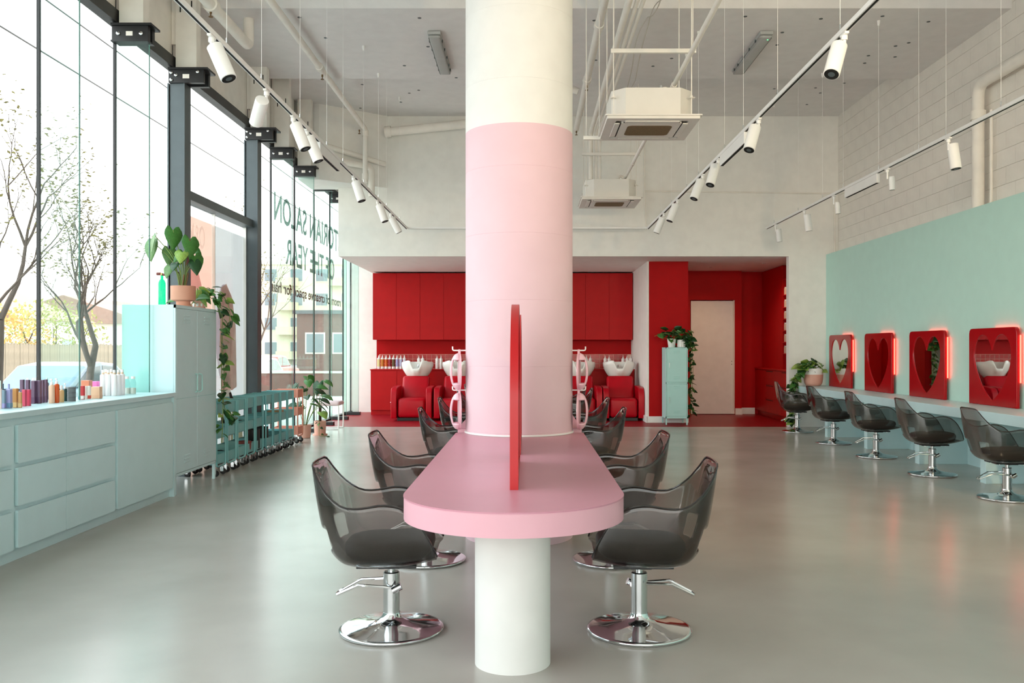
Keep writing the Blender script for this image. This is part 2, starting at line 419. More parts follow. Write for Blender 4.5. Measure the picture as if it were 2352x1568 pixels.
vw = mat('print_white', (255, 253, 250), 0.6, var=0.0, transl=0.55); M['print_white'] = vw
_n = vw.node_tree; _o = _n.nodes['Material Output']; _s = _o.inputs[0].links[0].from_socket      # thin white ink: partly see-through
_t = _n.nodes.new('ShaderNodeBsdfTransparent'); _m = _n.nodes.new('ShaderNodeMixShader'); _m.inputs[0].default_value = 0.45
_n.links.new(_t.outputs[0], _m.inputs[1]); _n.links.new(_s, _m.inputs[2]); _n.links.new(_m.outputs[0], _o.inputs[0])
lo = obj('lettering', text_mesh('lettering', 'O&M', 0.38, 'print_white', 0.0006, bold=0.002), None, t)
lo.scale = (0.62, 1, 1)
lo.rotation_euler = Matrix(((0, 0, -1), (-1, 0, 0), (0, 1, 0))).to_euler(); lo.location = (px_+0.0035, 10.46, 2.53)
t = thing('poster', 'pale grey poster with a long-haired face in the glass door', 'poster', (0, 0, 0))
obj('sheet', box(px_-0.004, 10.77, 0.06, px_, 11.88, 2.86), 'poster_grey', t)
flat('hair_lilac', ell(11.12, 1.55, 0.30, 0.62), px_+0.0005, 'hair_lilac', t)
flat('hair', [(11.02, 2.12), (11.2, 2.18), (11.42, 2.02), (11.56, 1.65), (11.60, 0.86), (11.40, 0.82), (11.2, 0.9), (11.02, 0.9), (10.96, 1.4)], px_+0.0020, 'hair', t)
flat('neck', [(11.0, 0.06), (11.0, 1.0), (11.36, 1.0), (11.34, 0.06)], px_+0.0035, 'skin', t)
flat('shirt', [(11.36, 0.06), (11.36, 0.45), (11.5, 0.72), (11.80, 0.4), (11.86, 0.06)], px_+0.0035, 'shirt', t)
flat('face', [(11.0, 1.82), (11.14, 1.92), (11.28, 1.78), (11.37, 1.45), (11.36, 1.18), (11.26, 0.94), (11.12, 0.80), (11.0, 0.86), (10.98, 1.3)], px_+0.0050, 'skin', t)
flat('eye', ell(11.26, 1.44, 0.045, 0.018, 12), px_+0.0065, 'hair', t)
flat('brow', [(11.2, 1.52), (11.34, 1.53), (11.34, 1.54), (11.2, 1.545)], px_+0.0065, 'hair', t)
flat('nose', [(11.10, 1.18), (11.17, 1.18), (11.13, 1.42)], px_+0.0065, 'lips', t)
flat('lips', ell(11.14, 1.05, 0.07, 0.03, 14), px_+0.0065, 'lips', t)
# lettering on the glass, reading from the street
def glass_text(body, size, y_start, z, x, m, label, spacing=1.0):
    me = text_mesh('window_lettering', body, size, m, bold=size*0.012)
    o = obj('window_lettering', me, None); tag(o, label, 'lettering')
    o.rotation_euler = Matrix(((0, 0, -1), (-1, 0, 0), (0, 1, 0))).to_euler()
    wd = max(v.co.x for v in me.vertices); o.scale = (spacing/wd, 1, 1)
    o.location = (x, y_start, z)
glass_text('VICTORIAN SALON', 0.60, 18.75, 3.31, FX-0.016, 'vinyl', 'large grey reversed lettering across the top of the glass', 5.45)
glass_text('OF THE YEAR', 0.57, 17.45, 2.71, FX-0.016, 'vinyl', 'second line of grey reversed lettering on the glass', 3.50)
glass_text('room of creative space for hair', 0.24, 18.05, 2.22, FX-0.016, 'vinyl_gold', 'small brown reversed lettering line low on the glass', 4.95)
# ================================================================== COLUMN AND PINK TABLE
CX, CY, CR = -0.062, 6.42, 0.388
t = thing('round_column', 'round structural column painted pink below and white above', 'column', (CX, CY, 0))
def shaft(z0, z1, m, nm, step=0.62):
    prof = [(CR, z0)]; z = z0+0.31
    while z < z1-0.1:
        prof += [(CR, z-0.002), (CR-0.0012, z), (CR, z+0.002)]; z += step
    prof += [(CR, z1)]
    return obj(nm, lathe(prof, 64), m, t, True, 12)
shaft(0, 2.90, 'pink_paint', 'pink_shaft', 0.46); shaft(2.90, ZC, 'column_white', 'white_shaft', 0.5)
obj('collar_bead', lathe([(CR+0.001, 0.752), (CR+0.008, 0.752), (CR+0.008, 0.758), (CR+0.001, 0.763)], 64), 'white', t, True)
# near table: straight sides, half-round end, slab around the column front
TX, TW, TC = -0.058, 0.459, 3.705
def slab_outline(grow=0.0, y_end=6.20):
    r = TW+grow; pts = [(TX+r*math.cos(PI+PI*i/40), TC+r*math.sin(PI+PI*i/40)) for i in range(41)]
    return pts+[(TX+r, y_end), (TX-r, y_end)]
tb = thing('styling_table', 'pink round-ended styling table wrapped around the column', 'table', (0, 0, 0))
def cut_outline(grow=0.0):
    r = TW+grow
    pts = [(TX+r*math.cos(PI+PI*i/40), TC+r*math.sin(PI+PI*i/40)) for i in range(41)]
    ye = CY-0.05
    a0 = math.asin((ye-CY)/(CR+0.002))
    arc = [(CX+(CR+0.002)*math.cos(a), CY+(CR+0.002)*math.sin(a)) for a in [a0-(PI+2*a0)*i/24 for i in range(25)]]
    return pts+[(TX+r, ye)]+arc+[(TX-r, ye)]
obj('tabletop', prism(cut_outline(0.0), 0.744, 0.750), 'pink_top', tb, True, 30)
obj('apron', prism(cut_outline(-0.0015), 0.654, 0.744), 'pink_side', tb, True, 30)
obj('leg', lathe([(0.163, 0.0), (0.163, 0.654)], 56, (-0.065, 3.82, 0)), 'column_white', tb, True, 30)
# rear bench beyond the column, a little higher
t2 = thing('styling_table', 'raised pink styling bench behind the column', 'table', (0, 0, 0))
YS = 6.44
a0 = math.asin((YS-CY)/(CR+0.002))
rear = [(TX-0.452, YS), (CX-(CR+0.002)*math.cos(a0), YS)]+[(CX-(CR+0.002)*math.cos(a), CY+(CR+0.002)*math.sin(a)) for a in [a0+(PI-2*a0)*i/24 for i in range(1, 24)]]
rear += [(CX+(CR+0.002)*math.cos(a0), YS), (TX+0.452, YS), (TX+0.452, 14.0)] + [(TX+0.452*math.cos(PI*i/30), 14.0+0.452*math.sin(PI*i/30)) for i in range(1, 30)]+[(TX-0.452, 14.0)]
obj('tabletop', prism(rear, 0.769, 0.775), 'pink_top', t2, True, 30)
obj('apron', prism([(p[0], p[1]) for p in rear], 0.68, 0.769), 'pink_side', t2, True, 30)
for y in (10.2, 13.8): obj('leg', lathe([(0.163, 0.0), (0.163, 0.68)], 40, (TX, y, 0)), 'column_white', t2, True, 30)
# arched red mirrors standing on the table
def arch(cy, hw, h, n=32):
    pts = [(cy-hw, 0.0)]+[(cy-hw*math.cos(PI*i/n), h-hw+hw*math.sin(PI*i/n)) for i in range(n+1)]+[(cy+hw, 0.0)]
    return pts
def arch_mirror(cy, z0, label):
    o = thing('arch_mirror', label, 'mirror', (TX, cy, z0), 0, 'arched mirrors on the styling table')
    A, B = arch(0, 0.47, 0.815), [(p[0], p[1]+0.035) for p in arch(0, 0.43, 0.74)]
    obj('frame', ring(A, B, -0.018, 0.018), 'red', o, True, 30)
    obj('mirror_face', prism(B, -0.010, 0.010, 'yz'), 'mirror', o)
arch_mirror(4.24, 0.750, 'red arched mirror standing at the near end of the pink table')
arch_mirror(5.50, 0.750, 'red arched mirror between the near one and the column')
arch_mirror(8.1, 0.775, 'red arched mirror behind the pink column')
# hand mirrors on hooks
def hand_mirror(ang, z, label):
    rr = CR+0.05
    o = thing('hand_mirror', label, 'hand mirror', (CX+rr*math.cos(ang), CY+rr*math.sin(ang), z), ang, 'hand mirrors hung on the column')
    # local +X points away from the column, Y across, Z up: flat oval mirror plus a domed grip open at both sides
    n = 36; ry, rz, hx = 0.092, 0.130, 0.058
    oval = [(ry*math.cos(2*PI*i/n), rz*math.sin(2*PI*i/n)) for i in range(n)]
    obj('mirror_plate', prism(oval, -0.012, 0.002, 'yz'), 'pink_plastic', o, True, 35)
    obj('mirror_face', prism([(p[0]*0.9, p[1]*0.92) for p in oval], -0.0135, -0.0119, 'yz'), 'mirror', o)
    nu, nv = 16, 28; v = []; f = []
    for i in range(nu+1):
        for j in range(nv+1):
            y = -1+2*i/nu; z = (-1+2*j/nv)
            yy = y*math.sqrt(max(0, 1-z*z)); q = max(0.0, 1-yy*yy-z*z)
            v.append((0.002+hx*math.sqrt(q), yy*ry, z*rz))
    for i in range(nu):
        for j in range(nv):
            zc = (-1+2*(j+0.5)/nv); yc = (-1+2*(i+0.5)/nu)
            if abs(zc) < 0.62 and abs(yc) > 0.36: continue
            f.append((i*(nv+1)+j, (i+1)*(nv+1)+j, (i+1)*(nv+1)+j+1, i*(nv+1)+j+1))
    g_ = obj('grip_shell', (v, f), 'pink_plastic', o, True, 60, fix=False)
    md = g_.modifiers.new('thickness', 'SOLIDIFY'); md.thickness = 0.010; md.offset = 0
    obj('hanging_tab', bbox(-0.012, -0.014, 0.12, 0.004, 0.014, 0.16, 0.004), 'pink_plastic', o)
    obj('hook', tube([(-0.052, 0, 0.152), (0.035, 0, 0.152), (0.042, 0, 0.155), (0.045, 0, 0.162), (0.045, 0, 0.18)], 0.005, 8), 'white_plastic', o, True)
hand_mirror(PI+0.16, 1.19, 'pink oval hand mirror, upper one on the window side of the column')
hand_mirror(PI+0.16, 0.905, 'pink oval hand mirror, lower one on the window side of the column')
hand_mirror(-0.16, 1.19, 'pink oval hand mirror, upper one on the red-mirror wall side of the column')
hand_mirror(-0.16, 0.905, 'pink oval hand mirror, lower one on the red-mirror wall side of the column')

# ================================================================== SMOKED SALON CHAIRS
def make_chair(label, group):
    o = thing('salon_chair', label, 'chair', (0, 0, 0), 0, group)
    obj('base_disc', lathe([(0.235, 0.0), (0.248, 0.006), (0.25, 0.012), (0.248, 0.018), (0.235, 0.021), (0.16, 0.030), (0.09, 0.044), (0.06, 0.056), (0.046, 0.072), (0.041, 0.09)], 56), 'chrome', o, True, 60)
    obj('base_feet', join(*[move(lathe([(0.012, 0), (0.012, 0.006)], 8), (0.225*math.cos(a), 0.225*math.sin(a), -0.0005)) for a in [2*PI*i/8 for i in range(8)]]), 'black', o)
    obj('pedestal', lathe([(0.039, 0.075), (0.039, 0.280), (0.034, 0.285)], 28), 'chrome_soft', o, True)
    obj('piston', lathe([(0.017, 0.285), (0.017, 0.305), (0.024, 0.305), (0.024, 0.320)], 20), 'chrome_soft', o, True)
    mp = obj('mount_plate', join(bbox(-0.15, -0.12, 0.325, 0.13, -0.02, 0.341, 0.002, 1), bbox(-0.15, 0.02, 0.325, 0.13, 0.12, 0.341, 0.002, 1), bbox(-0.05, -0.10, 0.318, 0.05, 0.10, 0.326, 0.002, 1)), 'black', o)
    obj('bolt', join(*[move(lathe([(0.008, 0), (0.008, 0.008)], 8), (x, y, 0.319)) for x in (-0.11, 0.10) for y in (-0.09, 0.09)]), 'chrome_soft', mp)
    lv = obj('pump_lever', tube([(0.028, -0.052, 0.212), (-0.03, -0.050, 0.222), (-0.15, -0.052, 0.232), (-0.255, -0.03, 0.182), (-0.262, 0.0, 0.180), (-0.255, 0.03, 0.182), (-0.15, 0.048, 0.236), (-0.03, 0.046, 0.240)], 0.0065, 8), 'chrome', o, True)
    obj('lever_pivot', join(cyl((0.030, -0.070, 0.210), (0.030, 0.0, 0.222), 0.014, 14), cyl((0.052, -0.055, 0.226), (0.012, -0.06, 0.206), 0.017, 14)), 'chrome', lv, True)
    # shell: lip curve (t=0 rear centre .. 1 front corner) and pan curve
    LIP = [(-0.352, 0, 0.822), (-0.350, 0.09, 0.821), (-0.343, 0.162, 0.812), (-0.312, 0.205, 0.755), (-0.262, 0.240, 0.690), (-0.185, 0.264, 0.637), (-0.10, 0.273, 0.634), (-0.01, 0.276, 0.648), (0.075, 0.274, 0.634), (0.14, 0.269, 0.585), (0.185, 0.262, 0.515), (0.215, 0.250, 0.455), (0.235, 0.225, 0.404)]
    PAN = [(-0.165, 0, 0.346), (-0.163, 0.05, 0.346), (-0.155, 0.09, 0.346), (-0.145, 0.115, 0.346), (-0.13, 0.135, 0.346), (-0.10, 0.15, 0.346), (-0.06, 0.155, 0.347), (-0.01, 0.157, 0.348), (0.05, 0.158, 0.351), (0.10, 0.156, 0.357), (0.15, 0.153, 0.366), (0.19, 0.150, 0.377), (0.222, 0.146, 0.389)]
    n, rows = 30, 16
    lip = crom(LIP, n); pan = crom(PAN, n)
    v = []; idx = {}
    def wall(t, s, sg):
        a, b = pan[t], lip[t]
        k = t/n
        # two control points: out along the pan, then up under the lip
        back = max(0.0, 1-k/0.42)
        c1 = Vector((b.x*0.66+a.x*0.34+0.045*back, b.y*0.70+a.y*0.30, a.z-0.004+0.01*k))
        c2 = Vector((b.x+0.070*back, b.y, a.z*0.78+b.z*0.22-0.012*(1-back)))
        q_ = 1-s
        p = a*q_**3+c1*(3*q_*q_*s)+c2*(3*q_*s*s)+b*s**3
        return (p.x, p.y*sg, p.z)
    h0, h1 = 5, 10
    def z_s(t, z):
        lo_, hi_ = 0.0, 1.0
        for _ in range(30):
            m_ = (lo_+hi_)/2
            if wall(t, m_, 1)[2] < z: lo_ = m_
            else: hi_ = m_
        return lo_
    stab = {}
    for t_ in range(n+1):      # rows 5 and 10 keep one height around the back, where the hand holes are
        wgt = max(0.0, min(1.0, (15-t_)/4)); a_, b_ = z_s(t_, 0.425), z_s(t_, 0.528)
        for r in range(rows+1):
            al = a_*r/5 if r <= 5 else (a_+(b_-a_)*(r-5)/5 if r <= 10 else b_+(1-b_)*(r-10)/(rows-10))
            stab[(t_, r)] = wgt*al+(1-wgt)*r/rows
    f = []
    def vid(t, r, sg):
        key = (t, r, sg if t > 0 else 1)
        if key not in idx: idx[key] = len(v); v.append(wall(t, stab[(t, r)], sg))
        return idx[key]
    for sg in (1, -1):
        for t_ in range(n):
            for r in range(rows):
                if 3 <= t_ < 9 and h0 <= r < h1: continue       # hand hole low in the back
                q = (vid(t_, r, sg), vid(t_+1, r, sg), vid(t_+1, r+1, sg), vid(t_, r+1, sg))
                f.append(q if sg > 0 else tuple(reversed(q)))
    for t_ in range(n):      # pan
        a, b = vid(t_, 0, 1), vid(t_+1, 0, 1); c, d = vid(t_+1, 0, -1), vid(t_, 0, -1)
        f.append((a, d, c, b) if t_ > 0 else (a, c, b))
    sh = obj('seat_shell', (v, f), 'shell', o, True, 80)
    md = sh.modifiers.new('thickness', 'SOLIDIFY'); md.thickness = 0.007; md.offset = 0.0
    sb = sh.modifiers.new('smooth', 'SUBSURF'); sb.levels = 1; sb.render_levels = 1
    # dark bead on the lip
    lp = [Vector((p.x, p.y, p.z)) for p in reversed(lip)]+[Vector((p.x, -p.y, p.z)) for p in lip[1:]]
    M.setdefault('smoke_edge', mat('smoke_edge', (40, 36, 36), 0.08, spec=0.6))
    obj('lip_edge', tube(lp, 0.0044, 8), 'smoke_edge', sh, True)
    # cushion
    prof = [(0.70, 0.358), (0.86, 0.366), (0.96, 0.385), (1.0, 0.41), (0.985, 0.432), (0.93, 0.447), (0.75, 0.455), (0.4, 0.458)]
    cv = []; cf = []; nn = 40
    for s, z in prof:
        for j in range(nn):
            a = 2*PI*j/nn; ca, sa = math.cos(a), math.sin(a)
            e = 0.55
            x = 0.212*s*math.copysign(abs(ca)**e, ca)-0.004; y = 0.205*s*math.copysign(abs(sa)**e, sa)
            if x < -0.05: y *= 1-0.9*((-x-0.05)/0.2)**2*0.42
            cv.append((x, y, z+(0.012*(x/0.2) if x > 0 else 0)))
    for i in range(len(prof)-1):
        for j in range(nn): cf.append((i*nn+j, i*nn+(j+1) % nn, (i+1)*nn+(j+1) % nn, (i+1)*nn+j))
    cf.append(tuple(reversed(range(nn)))); cf.append(tuple(range((len(prof)-1)*nn, len(prof)*nn)))
    obj('seat_cushion', (cv, cf), 'cushion', o, True, 60)
    return o
rows_ = [4.25, 5.66, 8.05, 9.72, 12.1, 13.4]
wl = ['nearest smoked clear salon chair on the window side of the pink table', 'second smoked salon chair on the window side, before the column', 'third smoked salon chair on the window side, just past the column',
      'fourth smoked salon chair on the window side of the pink bench', 'fifth smoked salon chair on the window side, partly behind hand mirrors', 'farthest smoked salon chair on the window side, barely showing']
ch0 = make_chair(wl[0], 'smoked salon chairs at the pink tables')
for i, y in enumerate(rows_):
    c = ch0 if i == 0 else dup(ch0, label=wl[i])
    c.location = (-0.655+0.01*i, y, 0); c.rotation_euler = (0, 0, (0.03, -0.02, 0.02, 0, 0.01, 0)[i])
for i, y in enumerate(rows_):
    c = dup(ch0, (0.535, y-0.01, 0), PI+(-0.03, 0.03, 0, 0.02, 0, 0)[i], wl[i].replace('window side', 'mirror wall side'))
rl = ['nearest smoked chair at the mint counter, cut by the right edge', 'second smoked chair from the right edge at the mint counter', 'middle smoked chair of five at the mint counter', 'fourth smoked chair from the right edge at the mint counter', 'farthest smoked chair at the mint counter beside the trailing plant']
for i, y in enumerate((7.98, 9.50, 11.08, 12.68, 14.45)):
    c = dup(ch0, (4.33+0.02*i, y, 0), (-0.05, -0.07, -0.03, 0.02, -0.12)[i], rl[i], 'smoked salon chairs along the mint counter')
# ================================================================== MINT SIDEBOARD BY THE WINDOW
SX0, SX1 = -3.775, -3.24
sb = thing('sideboard', 'long pale mint sideboard with drawers under the window', 'sideboard', (0, 0, 0))
obj('carcass', join(box(SX0, 1.2, 0.083, SX1-0.0235, 8.10, 0.915), box(SX0, 1.2, 0, SX1-0.06, 8.06, 0.083)), 'mint', sb)
obj('end_panel', box(SX0, 8.10, 0, SX1, 8.135, 0.915), 'mint', sb)
obj('worktop', bbox(SX0, 1.2, 0.915, SX1+0.008, 8.14, 0.954, 0.002, 1), 'mint_top', sb)
obj('toe_kick', box(SX1-0.06, 1.2, 0, SX1-0.045, 8.10, 0.083), 'mint', sb)
ROWS = ((0.624, 0.868), (0.352, 0.596), (0.084, 0.324))
def front(nm, y0, y1, z0, z1, rc=0.012):
    g = prism(rrect(y0, z0, y1, z1, rc, 3), SX1-0.022, SX1, 'yz')
    return obj(nm, g, 'mint', sb)
for y0, y1 in ((5.62, 6.205), (6.209, 6.945), (4.40, 4.98), (4.984, 5.57), (3.2, 3.78), (3.784, 4.36)):
    for z0, z1 in ROWS: front('drawer', y0, y1, z0, z1)
front('cabinet_door', 6.985, 8.075, 0.084, 0.868)

# ------------------------------------------------------------------ products on the sideboard
ZT = 0.9545
def cpos(x, yb): d = (H-ZT)*F/(yb-VY); return (x-VX)*d/F, d
def pm(key, rgb, r=0.4): M[key] = mat(key, rgb, r, var=0.02); return key
G = 'hair products on the sideboard'
def pbox(x0, x1, yt, yb, rgb, label, dy=None, band=None, nm='product_box', cat='box'):
    X0, d = cpos(x0, yb); X1, _ = cpos(x1, yb); h = (yb-yt)*d/F
    wdt = (X1-X0)*0.78; dy = dy or wdt
    t = thing(nm, label, cat, (X0+wdt/2, d+dy/2, ZT), 0, G)
    key = 'carton_%d_%d_%d' % rgb
    obj('carton', bbox(-wdt/2, -dy/2, 0, wdt/2, dy/2, h, 0.002, 1), pm(key, rgb), t)
    if band:
        k2 = 'carton_%d_%d_%d' % band
        obj('printed_band', join(box(-wdt/2-0.0006, -dy/2-0.0006, 0.004, wdt/2+0.0006, dy/2+0.0006, h*0.28)), pm(k2, band), t)
    return t
def pbottle(xc, yt, yb, wpx, rgb, label, cap=(240, 240, 240), kind='cap', dd=0.0, body=0.72, nm='product_bottle'):
    X, d = cpos(xc, yb); d += dd; X = (xc-VX)*d/F; h = (yb-yt)*d/F; r = wpx*d/F/2
    t = thing(nm, label, 'bottle', (X, d+r, ZT), 0, G)
    key = 'bottle_%d_%d_%d' % rgb; k2 = 'bottle_%d_%d_%d' % cap
    hb = h*body
    obj('body', lathe([(r*0.9, 0), (r, 0.004), (r, hb-r*0.55), (r*0.85, hb-r*0.25), (r*0.42, hb)], 20), pm(key, rgb, 0.3), t, True)
    if kind == 'pump':
        obj('pump', join(lathe([(r*0.5, hb), (r*0.5, hb+h*0.10), (r*0.16, hb+h*0.12), (r*0.16, h-0.008)], 12), bbox(-r*0.7, -r*0.22, h-0.010, r*0.25, r*0.22, h, 0.002, 1)), pm(k2, cap), t, True)
    else:
        obj('cap', lathe([(r*0.46, hb), (r*0.46, h-0.003), (r*0.38, h)], 14), pm(k2, cap), t, True)
    return t
pbottle(-1.0, 874, 939, 6, (232, 205, 200), 'pale pink tube at the left picture edge on the sideboard', (220, 235, 225))
pbox(2.5, 12.5, 896, 938, (120, 140, 156), 'slate blue carton beside the lilac carton', band=(150, 140, 190))
pbottle(5.0, 883, 934, 6.5, (24, 70, 84), 'dark teal bottle behind the slate blue carton', (20, 60, 76), dd=0.10)
pbox(13, 26, 894, 937.5, (158, 152, 196), 'lilac carton with a blue foot on the sideboard', band=(104, 140, 170))
pbottle(16.5, 884, 931, 11, (170, 176, 214), 'lilac capped bottle behind the lilac carton', (152, 158, 204), dd=0.12)
pbox(28, 40.5, 892, 936, (196, 134, 70), 'taller amber carton on the sideboard', band=(220, 180, 120))
pbox(41.5, 49.5, 900.5, 936, (204, 150, 94), 'shorter amber carton on the sideboard', band=(216, 180, 128))
pbox(49.8, 60, 894.5, 933, (204, 62, 92), 'crimson carton next to the shorter amber carton')
pbox(61, 70, 894.5, 932, (206, 64, 94), 'crimson carton next to the purple cartons')
for i, (x0, x1, yb) in enumerate(((45, 55, 924.5), (57.5, 68, 925), (70.5, 81.5, 927), (83, 94, 926.5), (93.5, 101, 925), (101, 108.6, 924))):
    pbox(x0, x1, yb-53, yb, (98, 72, 96), ORD[i]+' plum carton from the left behind the crimson cartons', band=(84, 54, 84))
for i, x in enumerate((61, 73.5, 80, 90, 105.5)):
    pbottle(x, 869, 917.5+i*0.1, 8.5, (110, 80, 104), ['white', 'white', 'white', 'white', 'white'][i]+' capped plum bottle '+['behind the second plum carton', 'behind the third plum carton', 'between third and fourth plum cartons', 'behind the fourth plum carton', 'behind the sixth plum carton'][i], dd=0.06, body=0.80)
pbottle(115.3, 870, 926, 13, (226, 184, 156), 'peach spray bottle with white pump', kind='pump', body=0.76)
pbottle(127, 869, 925, 12, (210, 86, 20), 'bright orange spray bottle with white pump', kind='pump', body=0.78)
pbottle(138.5, 885, 923.5, 11, (214, 176, 122), 'short tan bottle with white cap', body=0.74)
pbottle(147.5, 880, 921.5, 9.5, (20, 66, 64), 'dark teal pump bottle beside the grey jars', kind='pump', body=0.70)
for k in range(3):
    d = 6.74; X = (164-VX)*d/F; r = 0.031; hh = 0.0365
    t = thing('hair_jar', ['lowest', 'middle', 'topmost'][k]+' grey jar of the stack behind the glass fin', 'jar', (X, d, ZT+k*hh), 0, 'stacked grey jars')
    obj('tub', lathe([(r*0.97, 0), (r, 0.003), (r, hh*0.62)], 24), pm('jar_grey', (104, 110, 112)), t, True)
    obj('lid', lathe([(r*1.02, hh*0.62), (r*1.02, hh-0.003), (r*0.98, hh-0.0005)], 24), pm('jar_lid', (92, 98, 101)), t, True)
pbox(179.5, 184, 889, 918, (236, 232, 228), 'slim white carton at the glass fin', band=(120, 160, 190))
pbox(184.5, 194, 886, 917.3, (206, 44, 54), 'red carton with a white foot band', band=(240, 222, 218))
pbox(194, 200.5, 886.5, 916.6, (238, 234, 228), 'white carton beside the red carton')
pbox(200.7, 208, 886, 916.2, (238, 234, 228), 'white carton beside the orange carton', band=(214, 80, 60))
pbox(186, 209.5, 873.5, 911, (214, 128, 96), 'orange carton behind the white cartons', dy=0.06)
pbox(211, 226, 875.5, 909, (240, 130, 200), 'hot pink carton behind the orange cartons', dy=0.05)
pbox(209, 234, 888, 915, (228, 180, 148), 'wide peach carton in front of the pink carton', dy=0.05, band=(222, 172, 140))
wb = ['first', 'second', 'third', 'fourth', 'fifth', 'sixth', 'seventh']
for i, (x, yb, dd) in enumerate(((233.5, 909, 0), (245.5, 909, 0), (259.5, 909, 0), (269, 908, 0.02), (277.5, 907.5, 0.05), (239.5, 907, 0.12), (252.5, 907, 0.12))):
    b = pbottle(x, 849.5, yb, 13, (240, 236, 238), ORD[i]+(' tall white spray bottle in the front row from the left' if i < 5 else ' tall white spray bottle, rear row behind the others'), dd=dd, body=0.84)
    r = 13*(cpos(x, yb)[1])/F/2
    obj('gold_collar', lathe([(r*0.5, 0.178), (r*0.5, 0.197)], 14), pm('collar_gold', (220, 190, 160)), b, True)
for x, yb, lb in ((288.5, 905.3, 'left of two small clear bottles with white bottoms'), (302.5, 905, 'right of two small clear bottles with white bottoms')):
    X, d = cpos(x, yb); r = 0.026
    t = thing('product_bottle', lb, 'bottle', (X, d+r, ZT), 0, G)
    obj('body', lathe([(r, 0), (r, 0.06), (r*0.98, 0.10), (r*0.62, 0.135)], 20), 'bottle_glass', t, True)
    obj('filling', lathe([(r*0.93, 0.003), (r*0.93, 0.056)], 20), pm('filling', (236, 232, 220)), t, True)
    obj('cap', lathe([(r*0.64, 0.135), (r*0.64, 0.156)], 16), 'white', t, True)

# ================================================================== TALL BLUE LOCKER
LK = thing('tall_locker', 'tall pale blue two-door metal locker at the end of the sideboard', 'locker', (-3.51, 8.72, 0))
lx, ly = 0.25, 0.535
obj('body', join(bbox(-lx, -ly, 0.165, lx-0.018, ly, 1.765, 0.004, 1), box(lx-0.018, -ly, 0.165, lx-0.002, -ly+0.012, 1.765), box(lx-0.018, ly-0.012, 0.165, lx-0.002, ly, 1.765), box(lx-0.018, -ly, 1.735, lx-0.002, ly, 1.765), box(lx-0.018, -ly, 0.165, lx-0.002, ly, 0.19)), 'locker_blue', LK)
for s in (-1, 1):
    y0, y1 = (-ly+0.014, -0.003) if s < 0 else (0.003, ly-0.014)
    d = obj('door', bbox(lx-0.016, y0, 0.193, lx, y1, 1.732, 0.003, 1), 'locker_blue', LK)
    yc = (y0+y1)/2
    for zb in (1.60, 0.27):
        for k in range(3):
            obj('louvre', bbox(lx-0.001, yc-0.075, zb+k*0.032, lx+0.006, yc+0.075, zb+k*0.032+0.014, 0.003, 1), 'locker_blue', d)
    yh = s*0.045
    obj('handle', tube([(lx, yh, 0.93), (lx+0.02, yh, 0.935), (lx+0.026, yh+s*0.02, 0.95), (lx+0.026, yh+s*0.02, 1.09), (lx+0.02, yh, 1.105), (lx, yh, 1.11)], 0.007, 8), 'mint_metal', d, True)
    obj('seam', box(lx-0.0005, y0+0.002, 0.885, lx+0.0006, y1-0.002, 0.888), 'trolley_teal', d)
for x in (-lx+0.02, lx-0.02):
    for y in (-ly+0.02, ly-0.02): obj('leg', box(x-0.014, y-0.014, 0, x+0.014, y+0.014, 0.166), 'locker_blue', LK)

# ================================================================== PLANT HELPERS
def leaf_geo(ln=1.0, wd=0.75, fold=0.12, heart=0.18):
    """heart-shaped leaf lying in XY, base at origin, tip at +X; thin but solid"""
    rows = [(-heart*0.9, 0.30), (-heart, 0.62), (0.05, 0.92), (0.25, 1.0), (0.5, 0.80), (0.75, 0.45), (0.92, 0.16)]
    top = [(0, 0, 0)]+[(x*ln, 0, -0.10*ln*x*x) for x in (0.05, 0.25, 0.5, 0.75, 0.92)]+[(ln, 0, -0.12*ln)]
    v = [(0, 0, 0)]; mid = []
    for x, yv in rows:
        mid.append(len(v)); v.append((max(x, 0)*ln, 0, -0.12*ln*x*x))
    ed = {1: [], -1: []}
    for s in (1, -1):
        for x, yv in rows:
            ed[s].append(len(v)); v.append((x*ln, s*yv*wd*0.5*ln, fold*yv*ln*0.5-0.12*ln*x*x))
    tip = len(v); v.append((ln, 0, -0.13*ln)); f = []
    for s in (1, -1):
        for i in range(len(rows)-1):
            q = (mid[i], mid[i+1], ed[s][i+1], ed[s][i]); f.append(q if s > 0 else tuple(reversed(q)))
        q = (mid[-1], tip, ed[s][-1]); f.append(q if s > 0 else tuple(reversed(q)))
    n = len(v); th = 0.004
    return v, f
LEAF = {}
def leaf_mesh(m, shape='heart'):
    k = (m, shape)
    if k not in LEAF:
        g = leaf_geo(1.0, 0.85 if shape == 'heart' else 0.6, 0.14, 0.2 if shape == 'heart' else 0.05)
        LEAF[k] = mesh('leaf', g, m, True, 80, fix=False)
    return LEAF[k]
def add_leaf(parent, p, direction, size, m, roll=0.0, shape='heart', nm='leaf'):
    o = obj(nm, leaf_mesh(m, shape), None, parent)
    d = Vector(direction).normalized()
    q = d.to_track_quat('X', 'Z')
    o.rotation_mode = 'QUATERNION'; o.rotation_quaternion = q @ Matrix.Rotation(roll, 3, 'X').to_quaternion()
    o.location = p; o.scale = (size, size, size)
    md = o.modifiers.new('thickness', 'SOLIDIFY'); md.thickness = 0.02
    return o
